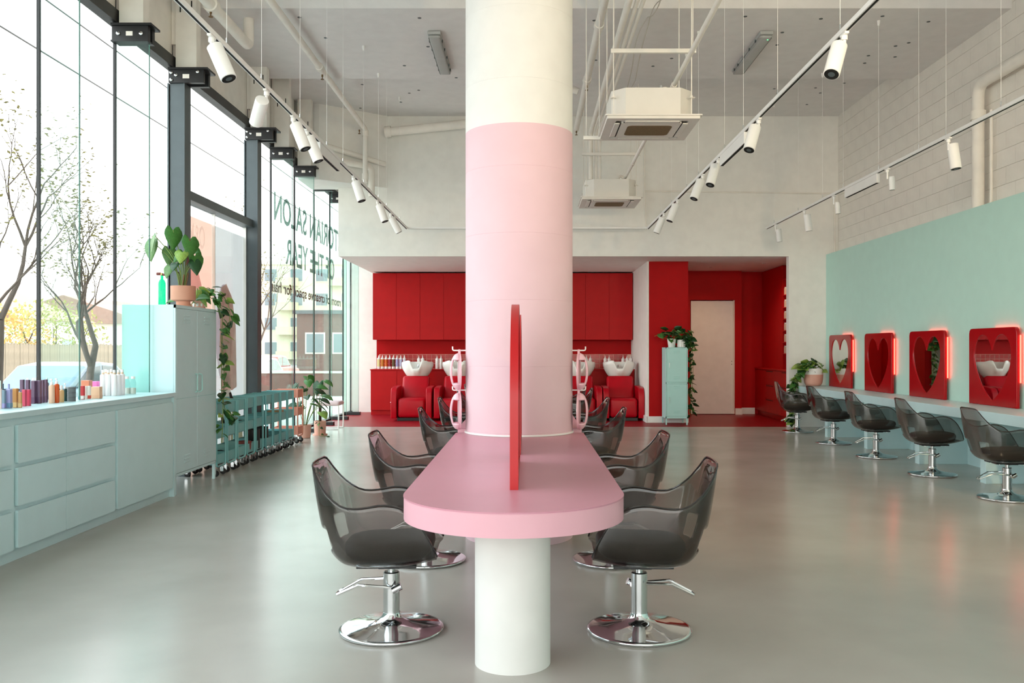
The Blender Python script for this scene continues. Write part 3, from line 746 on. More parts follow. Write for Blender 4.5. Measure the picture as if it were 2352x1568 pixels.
def vine(parent, pts, nleaf, size, mats, rnd, stem_r=0.004, spread=0.05, droop=0.6, face=(1, -0.6)):
    P = crom(pts, max(8, len(pts)*5))
    obj('vine_stem', tube(P, stem_r, 6), 'stem_green', parent, True)
    for k in range(nleaf):
        i = int((k+rnd.random()*0.8)/nleaf*(len(P)-1)); p = P[min(i, len(P)-1)]
        a = rnd.uniform(-1, 1)
        d = Vector((face[0]*rnd.uniform(0.1, 0.8)+rnd.uniform(-0.5, 0.5), face[1]*rnd.uniform(0.0, 0.8)+a*0.8, -droop*rnd.uniform(0.2, 1.4)+0.2))
        off = d.normalized()*rnd.uniform(0.2, 1.0)*spread
        add_leaf(parent, p+off, d, size*rnd.uniform(0.65, 1.2), rnd.choice(mats), rnd.uniform(-0.9, 0.9))
def pot(t, prof, m, soil_r, soil_z):
    obj('pot', lathe(prof, 32), m, t, True, 50)
    obj('soil', lathe([(soil_r, soil_z-0.01), (soil_r*0.9, soil_z)], 20), 'soil', t)

# plants and bottle on top of the locker
rnd = random.Random(4)
LZ = 1.766
t = thing('potted_anthurium', 'big-leaved plant in a terracotta footed pot on the blue locker', 'plant', (-3.36, 8.62, LZ))
pot(t, [(0.055, 0.0), (0.085, 0.004), (0.085, 0.012), (0.066, 0.016), (0.066, 0.05), (0.110, 0.062), (0.116, 0.075), (0.116, 0.20), (0.106, 0.20), (0.104, 0.185)], 'terracotta', 0.103, 0.186)
AL = [((-0.09, 0, 0.50), (0.15, -0.3, -1), 0.27, 'leaf'), ((-0.22, -0.05, 0.44), (-0.3, -0.1, -1), 0.22, 'leaf_grey'), ((-0.28, 0.02, 0.40), (-0.1, -0.2, -1), 0.26, 'leaf_grey'),
      ((0.06, 0.0, 0.42), (0.2, -0.4, -0.9), 0.27, 'leaf'), ((-0.15, 0.05, 0.34), (0.05, -0.2, -1), 0.22, 'leaf_grey'), ((0.02, -0.06, 0.30), (0.1, -0.5, -0.5), 0.20, 'leaf_lime'),
      ((0.09, 0.03, 0.28), (0.35, -0.2, -0.8), 0.22, 'leaf'), ((0.12, -0.04, 0.22), (0.3, -0.3, -0.9), 0.19, 'leaf_dark'), ((-0.02, -0.08, 0.20), (0.0, -0.5, -0.35), 0.16, 'leaf_dark'),
      ((-0.10, -0.03, 0.18), (-0.2, -0.4, -0.9), 0.17, 'leaf_grey'), ((-0.04, 0.08, 0.32), (-0.3, 0.4, -0.5), 0.2, 'leaf'), ((0.05, 0.09, 0.36), (0.4, 0.3, -0.6), 0.2, 'leaf'), ((0.0, -0.02, 0.27), (-0.2, -0.6, -0.3), 0.17, 'leaf')]
for p, d, s, m in AL:
    p = Vector((p[0]*1.1, p[1]*1.4, p[2]*1.12+0.185)); s *= 0.76; b = Vector((p.x*0.12, p.y*0.12, 0.18)); mid = (p+b)/2+Vector((-p.x*0.22, -p.y*0.2, 0.03))
    obj('leaf_stalk', tube(crom([b, mid, p], 8), 0.0045, 6), 'stem_green', t, True)
    add_leaf(t, p, d, s, m, rnd.uniform(-0.4, 0.4))
for p, q in (((0.02, 0, 0.18), (0.05, 0.0, 0.33)), ((-0.02, 0.01, 0.18), (-0.05, 0, 0.34)), ((0.0, -0.02, 0.18), (0.02, -0.03, 0.31))):
    obj('cane', tube([p, q], 0.008, 6), 'stem', t, True)
M['spathe'] = mat('spathe', (112, 40, 30), 0.4)
for p, q in (((0.055, -0.02, 0.48), (0.035, -0.03, 0.40)), ((0.055, 0.0, 0.62), (0.05, 0.01, 0.67))):
    obj('flower_spike', tube([p, ((p[0]+q[0])/2+0.01, p[1], (p[2]+q[2])/2), q], [0.004, 0.012, 0.003], 8), 'spathe', t, True)
t = thing('glass_bottle', 'green glass bottle with a red ribbon on the blue locker', 'bottle', (-3.60, 8.70, LZ))
M['green_glass'] = glass('green_glass', (0.08, 0.52, 0.36), 0.8)
obj('body', lathe([(0.034, 0), (0.036, 0.005), (0.036, 0.235), (0.026, 0.262), (0.0135, 0.275), (0.0135, 0.315)], 24), 'green_glass', t, True, 60)
obj('ribbon', join(bbox(-0.055, -0.012, 0.312, -0.008, 0.012, 0.342, 0.008), bbox(0.004, -0.012, 0.306, 0.058, 0.012, 0.332, 0.008)), 'spathe', t, True)
obj('ribbon_knot', bbox(-0.009, -0.015, 0.310, 0.006, 0.015, 0.336, 0.004), mat('ribbon_gold', (214, 190, 120), 0.4), t)
t = thing('potted_pothos', 'pothos in a pink and white striped pot, trailing down the blue locker', 'plant', (-3.36, 9.02, LZ))
pot(t, [(0.06, 0.0), (0.068, 0.004), (0.092, 0.16), (0.082, 0.16), (0.080, 0.145)], 'blush_pot', 0.079, 0.146)
for k in range(5):
    a = -1.9+k*0.55
    obj('painted_stripe', move(bbox(-0.010, -0.003, 0.02, 0.010, 0.003, 0.15, 0.002, 1), (0.079*math.cos(a), 0.079*math.sin(a), 0), Matrix.Rotation(a+PI/2, 3, 'Z') @ Matrix.Rotation(-0.15, 3, 'X')), 'white', t)
LM = ['leaf', 'leaf', 'leaf_lime', 'leaf_dark']
vine(t, [(0.02, -0.05, 0.15), (0.03, -0.12, 0.20), (0.06, -0.2, 0.12), (0.02, -0.26, 0.02)], 7, 0.13, ['leaf_lime', 'leaf_lime', 'leaf'], rnd, spread=0.07)
vine(t, [(0, 0.05, 0.15), (0.05, 0.15, 0.22), (0.10, 0.25, 0.10), (0.13, 0.28, -0.05)], 11, 0.10, LM, rnd, spread=0.07)
vine(t, [(0.05, 0.02, 0.15), (0.12, 0.25, 0.18), (0.16, 0.42, 0.06), (0.18, 0.40, -0.12), (0.13, 0.30, -0.25), (0.14, 0.29, -0.45), (0.13, 0.30, -0.75), (0.15, 0.29, -1.05), (0.13, 0.31, -1.40)], 34, 0.095, LM, rnd, spread=0.06)
vine(t, [(0.05, 0.05, 0.15), (0.13, 0.28, 0.02), (0.14, 0.30, -0.3), (0.15, 0.33, -0.7), (0.14, 0.34, -1.0), (0.20, 0.36, -1.1), (0.22, 0.42, -1.12)], 24, 0.10, LM, rnd, spread=0.06)
vine(t, [(-0.06, -0.02, 0.15), (-0.14, -0.2, 0.14), (-0.2, -0.32, 0.03)], 4, 0.12, ['leaf_lime', 'leaf'], rnd, spread=0.04)

# ================================================================== TROLLEYS
def trolley(label, m, group, loc):
    o = thing('trolley', label, 'trolley', loc, 0, group)
    wy, dx, zt = 0.142, 0.36, 0.775
    for x in (0.0, -dx):
        pts = [(x, -wy, zt), (x, -wy, 0.15), (x, -wy+0.012, 0.118), (x, -wy+0.04, 0.105), (x, wy-0.04, 0.105), (x, wy-0.012, 0.118), (x, wy, 0.15), (x, wy, zt)]
        obj('end_frame', tube(pts, 0.0105, 8), m, o, True)
    for z, hh in ((0.655, 0.115), (0.40, 0.105), (0.125, 0.105)):
        x0, x1, y0, y1 = -dx+0.006, -0.006, -wy+0.012, wy-0.012
        g = join(box(x0, y0, z, x1, y1, z+0.004), box(x0, y0, z, x0+0.003, y1, z+hh), box(x1-0.003, y0, z, x1, y1, z+hh), box(x0, y0, z, x1, y0+0.003, z+hh), box(x0, y1-0.003, z, x1, y1, z+hh),
                 tube([(x0, y0, z+hh), (x1, y0, z+hh), (x1, y1, z+hh), (x0, y1, z+hh)], 0.005, 6, closed=True))
        obj('tray', g, m, o)
    for x in (-0.03, -dx+0.03):
        for y in (-wy+0.03, wy-0.03):
            c = obj('caster', move(join(lathe([(0.030, -0.011), (0.034, -0.006), (0.034, 0.006), (0.030, 0.011)], 18)), (x+0.012, y, 0.034), Matrix.Rotation(PI/2, 3, 'X')), 'rubber', o, True)
            obj('fork', join(bbox(x-0.012, y-0.018, 0.03, x+0.022, y-0.013, 0.082, 0.002, 1), bbox(x-0.012, y+0.013, 0.03, x+0.022, y+0.018, 0.082, 0.002, 1), bbox(x-0.016, y-0.018, 0.078, x+0.016, y+0.018, 0.098, 0.002, 1)), 'chrome', c)
    return o
TRY = [9.47+0.352*i for i in range(9)]
TXF = -3.285
tg = 'teal trolleys lined up along the shop front'
tl0 = trolley('teal trolley nearest the blue locker, half hidden by its leg', 'trolley_teal', tg, (TXF, TRY[0], 0))
for i in range(1, 9):
    dup(tl0, (TXF-0.004*i % 0.02, TRY[i], 0), 0.0, ORD[i]+' teal trolley from the blue locker' if i < 8 else 'teal trolley next to the peach trolley')
trolley('peach trolley at the far end of the teal trolleys', 'trolley_pink', 'peach trolley', (TXF-0.01, 12.80, 0))
# tools in the trolleys
def canister(i, dz, r, h, label, m='black'):
    t = thing('tool_canister', label, 'canister', (TXF-0.10, TRY[i], dz+0.0045), 0, 'tools in the trolleys')
    obj('can', lathe([(r*0.92, 0), (r, 0.01), (r, h), (r*0.9, h), (r*0.88, h*0.9)], 24), m, t, True, 50)
    obj('can_rim', tube([(r*math.cos(2*PI*k/20), r*math.sin(2*PI*k/20), h) for k in range(20)], 0.004, 6, closed=True), m, t, True)
canister(4, 0.125, 0.085, 0.235, 'black canister in the bottom tray of the fifth teal trolley')
canister(5, 0.125, 0.088, 0.235, 'black canister in the bottom tray of the sixth teal trolley')
def dryer(i, dz, label, rot=0.3):
    t = thing('hair_dryer', label, 'hair dryer', (TXF-0.17, TRY[i], dz+0.05), rot, 'tools in the trolleys')
    obj('barrel', tube([(-0.10, 0, 0.01), (-0.07, 0, 0.012), (0.05, 0, 0.012), (0.11, 0, 0.01)], [0.038, 0.045, 0.045, 0.028], 16), 'black', t, True, 50)
    obj('handle', tube([(-0.04, 0, 0.03), (-0.055, 0.05, 0.07), (-0.06, 0.07, 0.13)], [0.018, 0.018, 0.014], 10), 'black', t, True, 50)
    obj('nozzle', bbox(0.10, -0.032, 0.0, 0.145, 0.032, 0.02, 0.004), 'black', t)
dryer(2, 0.40, 'black hair dryer in the third teal trolley'); dryer(3, 0.40, 'black hair dryer in the fourth teal trolley', -0.4); dryer(3, 0.655, 'black hair dryer in the top tray of the fourth teal trolley', 0.8)
dryer(6, 0.125, 'black hair dryer in the bottom tray of the seventh teal trolley', 0.5); dryer(1, 0.125, 'black hair dryer in the bottom tray of the second teal trolley', 0.2)
M['brush_red'] = mat('brush_red', (122, 44, 38), 0.4)
t = thing('tint_bowl', 'dark red bowl in the bottom tray of the fourth teal trolley', 'bowl', (TXF-0.09, TRY[3], 0.1295), 0, 'tools in the trolleys')
obj('bowl', lathe([(0.05, 0), (0.075, 0.03), (0.08, 0.10), (0.074, 0.13), (0.066, 0.125)], 24), 'brush_red', t, True, 60)
obj('bowl_spout', bbox(0.06, -0.018, 0.112, 0.088, 0.018, 0.128, 0.005), 'brush_red', t)
M['kraft'] = mat('kraft', (190, 150, 110), 0.8)
t = thing('foil_box', 'kraft box of foils in the eighth teal trolley', 'box', (TXF-0.12, TRY[7], 0.4045), 0, 'tools in the trolleys')
obj('box_body', bbox(-0.09, -0.07, 0, 0.09, 0.07, 0.12, 0.003, 1), 'kraft', t); obj('box_flap', box(-0.09, -0.071, 0.085, 0.092, 0.071, 0.123), 'kraft', t)
t = thing('foam_cup', 'white cup in the second teal trolley', 'cup', (TXF-0.08, TRY[1], 0.6595), 0, 'tools in the trolleys')
obj('cup_body', lathe([(0.03, 0), (0.04, 0.09), (0.036, 0.09)], 18), 'white', t, True); obj('cup_rim', tube([(0.04*math.cos(2*PI*k/18), 0.04*math.sin(2*PI*k/18), 0.09) for k in range(18)], 0.003, 6, closed=True), 'white', t, True)

# ================================================================== SEAT AND PLANTS BY THE GLASS
t = thing('tub_seat', 'low pink padded seat on white bent tube legs by the glass', 'seat', (-3.36, 15.02, 0), 0.0)
M['seat_pink'] = mat('seat_pink', (226, 198, 200), 0.6)
obj('seat_pad', bbox(-0.22, -0.22, 0.40, 0.20, 0.22, 0.475, 0.034, 4), 'seat_pink', t, True)
for s in (-0.19, 0.19):
    obj('leg_loop', tube(crom([(0.17, s, 0.41), (0.185, s, 0.36), (0.185, s, 0.06), (0.15, s, 0.014), (-0.16, s, 0.014), (-0.19, s, 0.06), (-0.19, s, 0.40)], 28), 0.012, 8), 'white_plastic', t, True)
obj('back_hoop', tube([(-0.20, 0.15*math.cos(a), 0.60+0.14*math.sin(a)) for a in [2*PI*k/24 for k in range(24)]], 0.018, 8, closed=True), 'white_plastic', t, True)
obj('back_post', tube([(-0.19, 0, 0.45), (-0.20, 0, 0.47)], 0.012, 8), 'white_plastic', t)
t = thing('potted_monstera', 'bushy monstera in a blush pot behind the peach trolley', 'plant', (-3.40, 13.48, 0))
pot(t, [(0.07, 0), (0.085, 0.005), (0.10, 0.20), (0.09, 0.20), (0.088, 0.185)], 'blush_pot', 0.087, 0.186)
rnd = random.Random(9)
for k in range(19):
    a = rnd.uniform(0, 2*PI); rr = rnd.uniform(0.05, 0.26); z = rnd.uniform(0.42, 1.0)
    p = Vector((rr*math.cos(a)+0.05, rr*math.sin(a)*0.9, z)); b = Vector((0.02*math.cos(a), 0.02*math.sin(a), 0.18))
    obj('leaf_stalk', tube(crom([b, (p+b)/2+Vector((0, 0, 0.06)), p], 7), 0.004, 6), 'stem_green', t, True)
    add_leaf(t, p, (math.cos(a)+0.4, math.sin(a)-0.5, -rnd.uniform(0.2, 1.1)), rnd.uniform(0.13, 0.2), rnd.choice(['leaf_dark', 'leaf', 'leaf_dark', 'leaf']), rnd.uniform(-0.5, 0.5))
t = thing('potted_pothos', 'small plant with one yellow-flecked leaf in a square-sided pink pot', 'plant', (-3.27, 13.92, 0))
pot(t, [(0.115, 0), (0.115, 0.02), (0.088, 0.022), (0.094, 0.225), (0.085, 0.225), (0.083, 0.205)], 'blush_pot', 0.082, 0.206)
obj('moss_pole', tube([(0, 0, 0.2), (0.0, 0, 0.47)], 0.022, 10), 'soil', t, True)
for p, d, s, m in (((0.03, -0.04, 0.36), (0.5, -0.6, -0.35), 0.19, 'leaf_lime'), ((-0.02, 0.02, 0.56), (-0.4, -0.5, 0.1), 0.17, 'leaf_dark'), ((0.05, 0.0, 0.62), (0.7, -0.3, -0.2), 0.2, 'leaf'), ((0.08, 0.03, 0.85), (0.6, -0.3, -0.3), 0.17, 'leaf'), ((-0.01, -0.02, 0.82), (-0.1, -0.5, -0.8), 0.22, 'leaf_dark')):
    obj('leaf_stalk', tube(crom([(0, 0, 0.3), (p[0]*0.4, p[1]*0.4, (p[2]+0.3)/2+0.05), p], 7), 0.004, 6), 'stem_green', t, True)
    add_leaf(t, p, d, s, m, 0.1)
vine(t, [(0.0, -0.05, 0.2), (0.02, -0.16, 0.25), (0.03, -0.2, 0.1), (0.04, -0.22, 0.012), (0.12, -0.3, 0.012), (0.2, -0.28, 0.012)], 6, 0.06, ['leaf_dark', 'leaf'], rnd)
# ================================================================== RED CABINETS AND TILES
CL, CRR = -3.235, 2.20
ob = ORD
for i in range(11):
    x0 = CL+i*0.4935; x1 = x0+0.4935
    vis = 'hidden behind the column' if 4 <= i <= 7 else ''
    t = thing('wall_cabinet', ('red wall cabinet, %s from the window end of the row' % ORD[i]) , 'cabinet', (x0, 18.45, 1.55), 0, 'red wall cabinets over the wash chairs')
    obj('body', box(0, 0.02, 0, x1-x0, 0.388, 1.39), 'red_cab', t)
    obj('door', bbox(0.002, 0, 0, x1-x0-0.002, 0.02, 1.39, 0.0015, 1), 'red_cab', t)
for i in range(10):
    wd = (CRR-CL)/10; x0 = CL+i*wd
    t = thing('base_cabinet', 'red base cabinet, %s from the window end of the row' % ORD[i], 'cabinet', (x0, 18.20, 0), 0, 'red base cabinets behind the wash chairs')
    obj('body', join(box(0, 0.02, 0.10, wd, 0.635, 0.915), box(0, 0.05, 0.0, wd, 0.635, 0.10)), 'red_cab', t)
    obj('door', bbox(0.002, 0, 0.10, wd-0.002, 0.02, 0.912, 0.0015, 1), 'red_cab', t)
wt = obj('worktop', bbox(CL-0.01, 18.185, 0.916, CRR, 18.836, 0.940, 0.002, 1), 'red_cab'); tag(wt, 'long red worktop carrying white bottles behind the wash basins', 'worktop')
# tiled splashback
gb = struct('wall_back_tiles', box(-3.16, 18.830, 0.942, 2.20, 18.838, 1.245), 'grout', label='band of square red tiles with pale grout')
ts = 0.0995
tile = mesh('tile', bbox(0.004, -0.006, 0.004, ts-0.004, 0.0, ts-0.004, 0.0015, 1), 'tile_red')
for r in range(3):
    for c in range(53):
        o = obj('tile', tile, None, gb); o.location = (-3.145+c*ts, 18.830, 0.945+r*ts)
# colour bottles and white pump bottles
ZB = 0.9405
def X_at(px, d): return (px-VX)*d/F
cols = [((226, 214, 150), 'pale yellow'), ((196, 116, 24), 'amber'), ((214, 96, 20), 'orange'), ((150, 22, 42), 'crimson'), ((92, 74, 34), 'olive brown'), ((160, 156, 204), 'lilac'), ((184, 184, 214), 'pale lilac'), ((214, 214, 226), 'silvery white')]
for i, (c, nm) in enumerate(cols):
    t = thing('colour_bottle', nm+' filled nozzle bottle at the window end of the red worktop', 'bottle', (X_at(870+8.45*i, 18.58), 18.58, ZB), 0, 'colour bottles on the red worktop')
    M['fill_%d' % i] = mat('fill_%d' % i, c, 0.35)
    obj('base', lathe([(0.032, 0), (0.033, 0.004), (0.033, 0.05)], 16), 'white_plastic', t, True)
    obj('contents', lathe([(0.0325, 0.05), (0.0325, 0.20)], 16), 'fill_%d' % i, t, True)
    obj('nozzle', lathe([(0.033, 0.20), (0.033, 0.222), (0.018, 0.232), (0.012, 0.25), (0.006, 0.285)], 16), 'white_plastic', t, True)
def pump_bottle(px, label):
    t = thing('pump_bottle', label, 'bottle', (X_at(px, 18.58), 18.58, ZB), 0, 'white pump bottles on the red worktop')
    obj('body', lathe([(0.033, 0), (0.035, 0.005), (0.035, 0.205), (0.030, 0.218), (0.016, 0.224)], 18), 'white_plastic', t, True)
    obj('pump', join(lathe([(0.016, 0.222), (0.016, 0.240), (0.006, 0.244), (0.006, 0.268)], 12), bbox(-0.008, -0.035, 0.266, 0.008, 0.010, 0.277, 0.003, 1)), 'white_plastic', t, True)
    obj('label_print', box(0.004, -0.0362, 0.06, 0.007, -0.0345, 0.17), 'sign_grey', t)
for px, lb in ((962, 'left white pump bottle of the pair at the first basin'), (971, 'right white pump bottle of the pair at the first basin'), (1004, 'left white pump bottle of the pair between first and second basin'), (1013, 'right white pump bottle of the pair between first and second basin'),
               (1046, 'left white pump bottle above the second basin'), (1055, 'right white pump bottle beside the upper hand mirror'),
               (1347, 'left white pump bottle of the pair just right of the column'), (1356, 'right white pump bottle of the pair just right of the column'), (1390, 'left white pump bottle of the pair at the last basin'), (1399, 'right white pump bottle of the pair at the last basin'),
               (1431, 'left of three white pump bottles at the white side wall'), (1440, 'middle of three white pump bottles at the white side wall'), (1448.3, 'right of three white pump bottles at the white side wall')):
    pump_bottle(px, lb)

# ================================================================== WASH UNITS
def wash_unit(label):
    o = thing('wash_unit', label, 'salon wash chair', (0, 0, 0), 0, 'red wash chairs with white basins')
    # front of the chair at local y=0, basin to the rear
    obj('plinth', bbox(-0.27, 0.06, 0.0, 0.27, 0.95, 0.06, 0.004, 1), 'black', o)
    obj('seat_cushion', bbox(-0.262, 0.02, 0.062, 0.262, 0.66, 0.425, 0.06, 4), 'red_leather', o, True)
    for s in (-1, 1):
        pr = crom([(0.02, 0.05), (0.0, 0.2), (0.0, 0.42), (0.04, 0.57), (0.14, 0.625), (0.40, 0.64), (0.66, 0.64), (0.74, 0.58), (0.74, 0.05)], 40)
        g = prism([(p.x, p.y) for p in [Vector((q.x, q.y)) for q in pr]], s*0.275, s*0.385, 'yz')
        a = obj('arm', g, 'red_leather', o, True, 35)
        bv = a.modifiers.new('round', 'BEVEL'); bv.width = 0.03; bv.segments = 4; bv.limit_method = 'ANGLE'
    # reclined backrest
    bk = bbox(-0.262, -0.07, 0.0, 0.262, 0.07, 0.50, 0.055, 4)
    obj('backrest', move(bk, (0, 0.62, 0.36), Matrix.Rotation(-0.42, 3, 'X')), 'red_leather', o, True)
    obj('lever', tube([(-0.38, 0.25, 0.30), (-0.40, 0.20, 0.33), (-0.41, 0.17, 0.345)], 0.007, 8), 'chrome', o, True)
    obj('stand', bbox(-0.11, 0.86, 0.06, 0.11, 1.12, 0.80, 0.02, 2), 'black', o)
    # ceramic basin: rings outside up to the rim, then down inside; neck notch faces the chair
    n = 64; v = []; f = []
    prof = [(0.38, 0.0, 0), (0.52, 0.01, 0), (0.74, 0.075, 0), (0.92, 0.16, 0.5), (1.0, 0.235, 0.8), (1.0, 0.285, 1), (0.97, 0.298, 1), (0.93, 0.29, 1), (0.90, 0.24, 0.8), (0.74, 0.14, 0.2), (0.4, 0.07, 0), (0.05, 0.06, 0)]
    for r, z, k in prof:
        for j in range(n):
            a = 2*PI*j/n; x = 0.315*r*math.cos(a); y = 0.27*r*math.sin(a)
            da = abs((a-1.5*PI+PI) % (2*PI)-PI)        # angle from the front
            dip = 0.115*max(0.0, min(1.0, (0.33-da)/0.08))
            ear = 0.03*math.exp(-((da-0.55)/0.3)**2)
            v.append((x, y, 1.12*(z+k*(ear-dip))))
    m_ = len(prof)
    for i in range(m_-1):
        for j in range(n): f.append((i*n+j, i*n+(j+1) % n, (i+1)*n+(j+1) % n, (i+1)*n+j))
    f.append(tuple(reversed(range(n)))); f.append(tuple(range((m_-1)*n, m_*n)))
    bs = obj('basin', move((v, f), (0, 0.98, 0.765)), 'ceramic', o, True, 60)
    obj('tap', tube([(0, 1.19, 0.99), (0, 1.17, 1.03), (0, 1.10, 1.035), (0, 1.06, 1.0)], 0.014, 8), 'chrome', bs, True)
    return o
wx = [(x-VX)*17.6/F for x in (959, 1052.5, 1145, 1238, 1330, 1421)]
wlab = ['red wash chair with white basin nearest the window', 'second red wash chair with white basin, left of the column', 'red wash chair with basin behind the column, window half', 'red wash chair with basin behind the column, mirror wall half', 'red wash chair with white basin just right of the column', 'red wash chair with white basin against the white side wall']
wu = wash_unit(wlab[0]); wu.location = (wx[0], 16.62, 0)
for i in range(1, 6): dup(wu, (wx[i], 16.62, 0), 0, wlab[i])

# ================================================================== RED NICHE ON THE RIGHT
t = thing('drawer_cabinet', 'low dark red drawer cabinet in the niche behind the white pier', 'cabinet', (4.76, 15.6, 0))
obj('body', box(0.02, 0.0, 0.10, 0.535, 2.88, 0.945), 'red_cab', t)
obj('toe_kick', box(0.06, 0.0, 0, 0.5, 2.88, 0.10), 'red_cab', t)
obj('worktop', bbox(-0.015, -0.0, 0.945, 0.535, 2.89, 0.975, 0.002, 1), 'red_cab', t)
for y0, y1 in ((0.0, 1.02), (1.024, 2.1)):
    for z0, z1 in ((0.105, 0.37), (0.376, 0.65), (0.656, 0.935)):
        d = obj('drawer', bbox(0.0, y0, z0, 0.02, y1, z1, 0.0015, 1), 'red_cab', t)
        obj('pull', box(-0.004, y1-0.55, z1-0.028, 0.001, y1-0.06, z1-0.016), 'dark_gap', d)
obj('end_filler', bbox(0.0, 2.104, 0.105, 0.02, 2.88, 0.935, 0.0015, 1), 'red_cab', t)
t = thing('niche_shelving', 'red open shelving above the drawer cabinet in the niche', 'shelving', (4.90, 15.6, 0.976))
obj('side_panel', box(0.0, 1.38, 0.0, 0.39, 2.86, 1.985), 'red_cab', t)
obj('back_panel', box(0.37, 0.0, 0.0, 0.39, 1.38, 1.985), 'red_cab', t)
sh_z = [0.28, 0.50, 0.72, 0.94, 1.16, 1.40, 1.70]
for z in sh_z: obj('shelf', box(0.0, 0.0, z, 0.37, 1.38, z+0.018), 'red_cab', t)
M['tube_white'] = mat('tube_white', (226, 196, 176), 0.5)
tb0 = thing('colour_tube', 'tiny pale colour tubes standing on the red niche shelves', 'tube', (0, 0, 0), 0, 'colour tubes on the niche shelves')
obj('tube_body', lathe([(0.016, 0), (0.018, 0.004), (0.018, 0.12)], 10), 'tube_white', tb0, True); obj('tube_cap', lathe([(0.011, 0.12), (0.011, 0.145)], 10), 'white', tb0, True)
first = True; rnd = random.Random(2)
for z in sh_z[:6]:
    for k in range(6):
        loc = (4.90+0.024, 16.58+k*0.066+rnd.uniform(-0.008, 0.008), 0.976+z+0.0185)
        lb = '%s pale colour tube from the pier on the %s niche shelf from below' % (ORD[k], ORD[sh_z.index(z)])
        if first: tb0.location = loc; tb0['label'] = lb; first = False
        else: dup(tb0, loc, None, lb)
t = thing('storage_basket', 'yellow basket on the top shelf of the red niche', 'basket', (5.0, 16.55, 0.976+1.7185))
M['basket'] = mat('basket', (206, 150, 70), 0.8); obj('basket_body', bbox(-0.08, -0.16, 0, 0.16, 0.16, 0.15, 0.01), 'basket', t); obj('basket_rim', box(-0.084, -0.164, 0.14, 0.164, 0.164, 0.155), 'basket', t)

# ================================================================== MINT LOCKER BY THE PIER
t = thing('small_locker', 'slim mint metal locker with two stacked doors before the red pier', 'locker', (2.665, 15.80, 0))
hw = 0.197
obj('body', join(box(-hw, 0.016, 0.115, hw, 0.44, 1.385), box(-hw, 0.0, 0.115, -hw+0.016, 0.016, 1.385), box(hw-0.016, 0, 0.115, hw, 0.016, 1.385), box(-hw, 0, 1.365, hw, 0.016, 1.385), box(-hw, 0, 0.115, hw, 0.016, 0.15), box(-hw, 0, 0.735, hw, 0.016, 0.76)), 'mint_metal', t)
for z0, z1 in ((0.153, 0.732), (0.763, 1.362)):
    d = obj('door', bbox(-hw+0.019, 0.002, z0, hw-0.019, 0.016, z1, 0.002, 1), 'mint_metal', t)
    for zb in (z1-0.09, z0+0.05):
        for k in range(3): obj('louvre', bbox(-0.055, -0.003, zb+k*0.022, 0.06, 0.004, zb+k*0.022+0.008, 0.002, 1), 'mint_metal', d)
    zc = (z0+z1)/2
    obj('handle', tube([(-0.13, 0.003, zc-0.05), (-0.13, -0.022, zc-0.045), (-0.13, -0.022, zc+0.045), (-0.13, 0.003, zc+0.05)], 0.005, 6), 'chrome_soft', d, True)
for x in (-hw+0.012, hw-0.012):
    for y in (0.012, 0.428): obj('leg', box(x-0.011, y-0.011, 0, x+0.011, y+0.011, 0.116), 'mint_metal', t)
rnd = random.Random(7)
t = thing('potted_pothos', 'leafy dark pothos in a plain white pot on the slim mint locker', 'plant', (2.60, 15.96, 1.386))
pot(t, [(0.055, 0), (0.06, 0.004), (0.08, 0.155), (0.072, 0.155), (0.07, 0.14)], 'white', 0.069, 0.141)
DL = ['leaf_dark', 'leaf_dark', 'leaf']
vine(t, [(0, 0, 0.14), (-0.08, -0.05, 0.24), (-0.2, -0.06, 0.24), (-0.32, -0.07, 0.20)], 7, 0.12, ['leaf', 'leaf_grey', 'leaf_dark'], rnd, spread=0.05)
for k in range(24):
    a = rnd.uniform(0, 2*PI); rr = rnd.uniform(0.02, 0.16)
    add_leaf(t, (rr*math.cos(a), rr*math.sin(a)*0.6, rnd.uniform(0.14, 0.34)), (math.cos(a), math.sin(a)-0.6, rnd.uniform(-0.6, 0.6)), rnd.uniform(0.08, 0.14), rnd.choice(['leaf_dark', 'leaf', 'leaf_dark', 'leaf_grey']), rnd.uniform(-1, 1))
t = thing('potted_pothos', 'pothos in a ribbed white pot trailing down the right of the mint locker', 'plant', (2.775, 15.94, 1.386))
pot(t, [(0.05, 0), (0.07, 0.004), (0.075, 0.135), (0.068, 0.135), (0.066, 0.12)], 'white', 0.065, 0.121)
for k in range(14):
    a = 2*PI*k/14; obj('pot_rib', bbox(0.073*math.cos(a)-0.004, 0.073*math.sin(a)-0.004, 0.01, 0.073*math.cos(a)+0.004, 0.073*math.sin(a)+0.004, 0.13, 0.002, 1), 'white', t)
for k in range(46):
    a = rnd.uniform(-0.6, 2.2); rr = rnd.uniform(0.02, 0.19)
    add_leaf(t, (rr*math.cos(a)+0.01, rr*math.sin(a)*0.6-0.03, rnd.uniform(0.0, 0.34)), (math.cos(a), math.sin(a)-0.6, rnd.uniform(-1.0, 0.3)), rnd.uniform(0.09, 0.14), rnd.choice(DL), rnd.uniform(-1, 1))
for sx_, nl in ((0.145, 26), (0.175, 22), (0.20, 16)):
    vine(t, [(0.02, 0, 0.13), (sx_*0.8, 0.0, 0.15), (sx_, 0.02, -0.1), (sx_+0.01, 0.02, -0.5), (sx_-0.01, 0.03, -0.9), (sx_, 0.02, -1.22)], nl, 0.10, DL, rnd, spread=0.05, face=(0.6, -1))

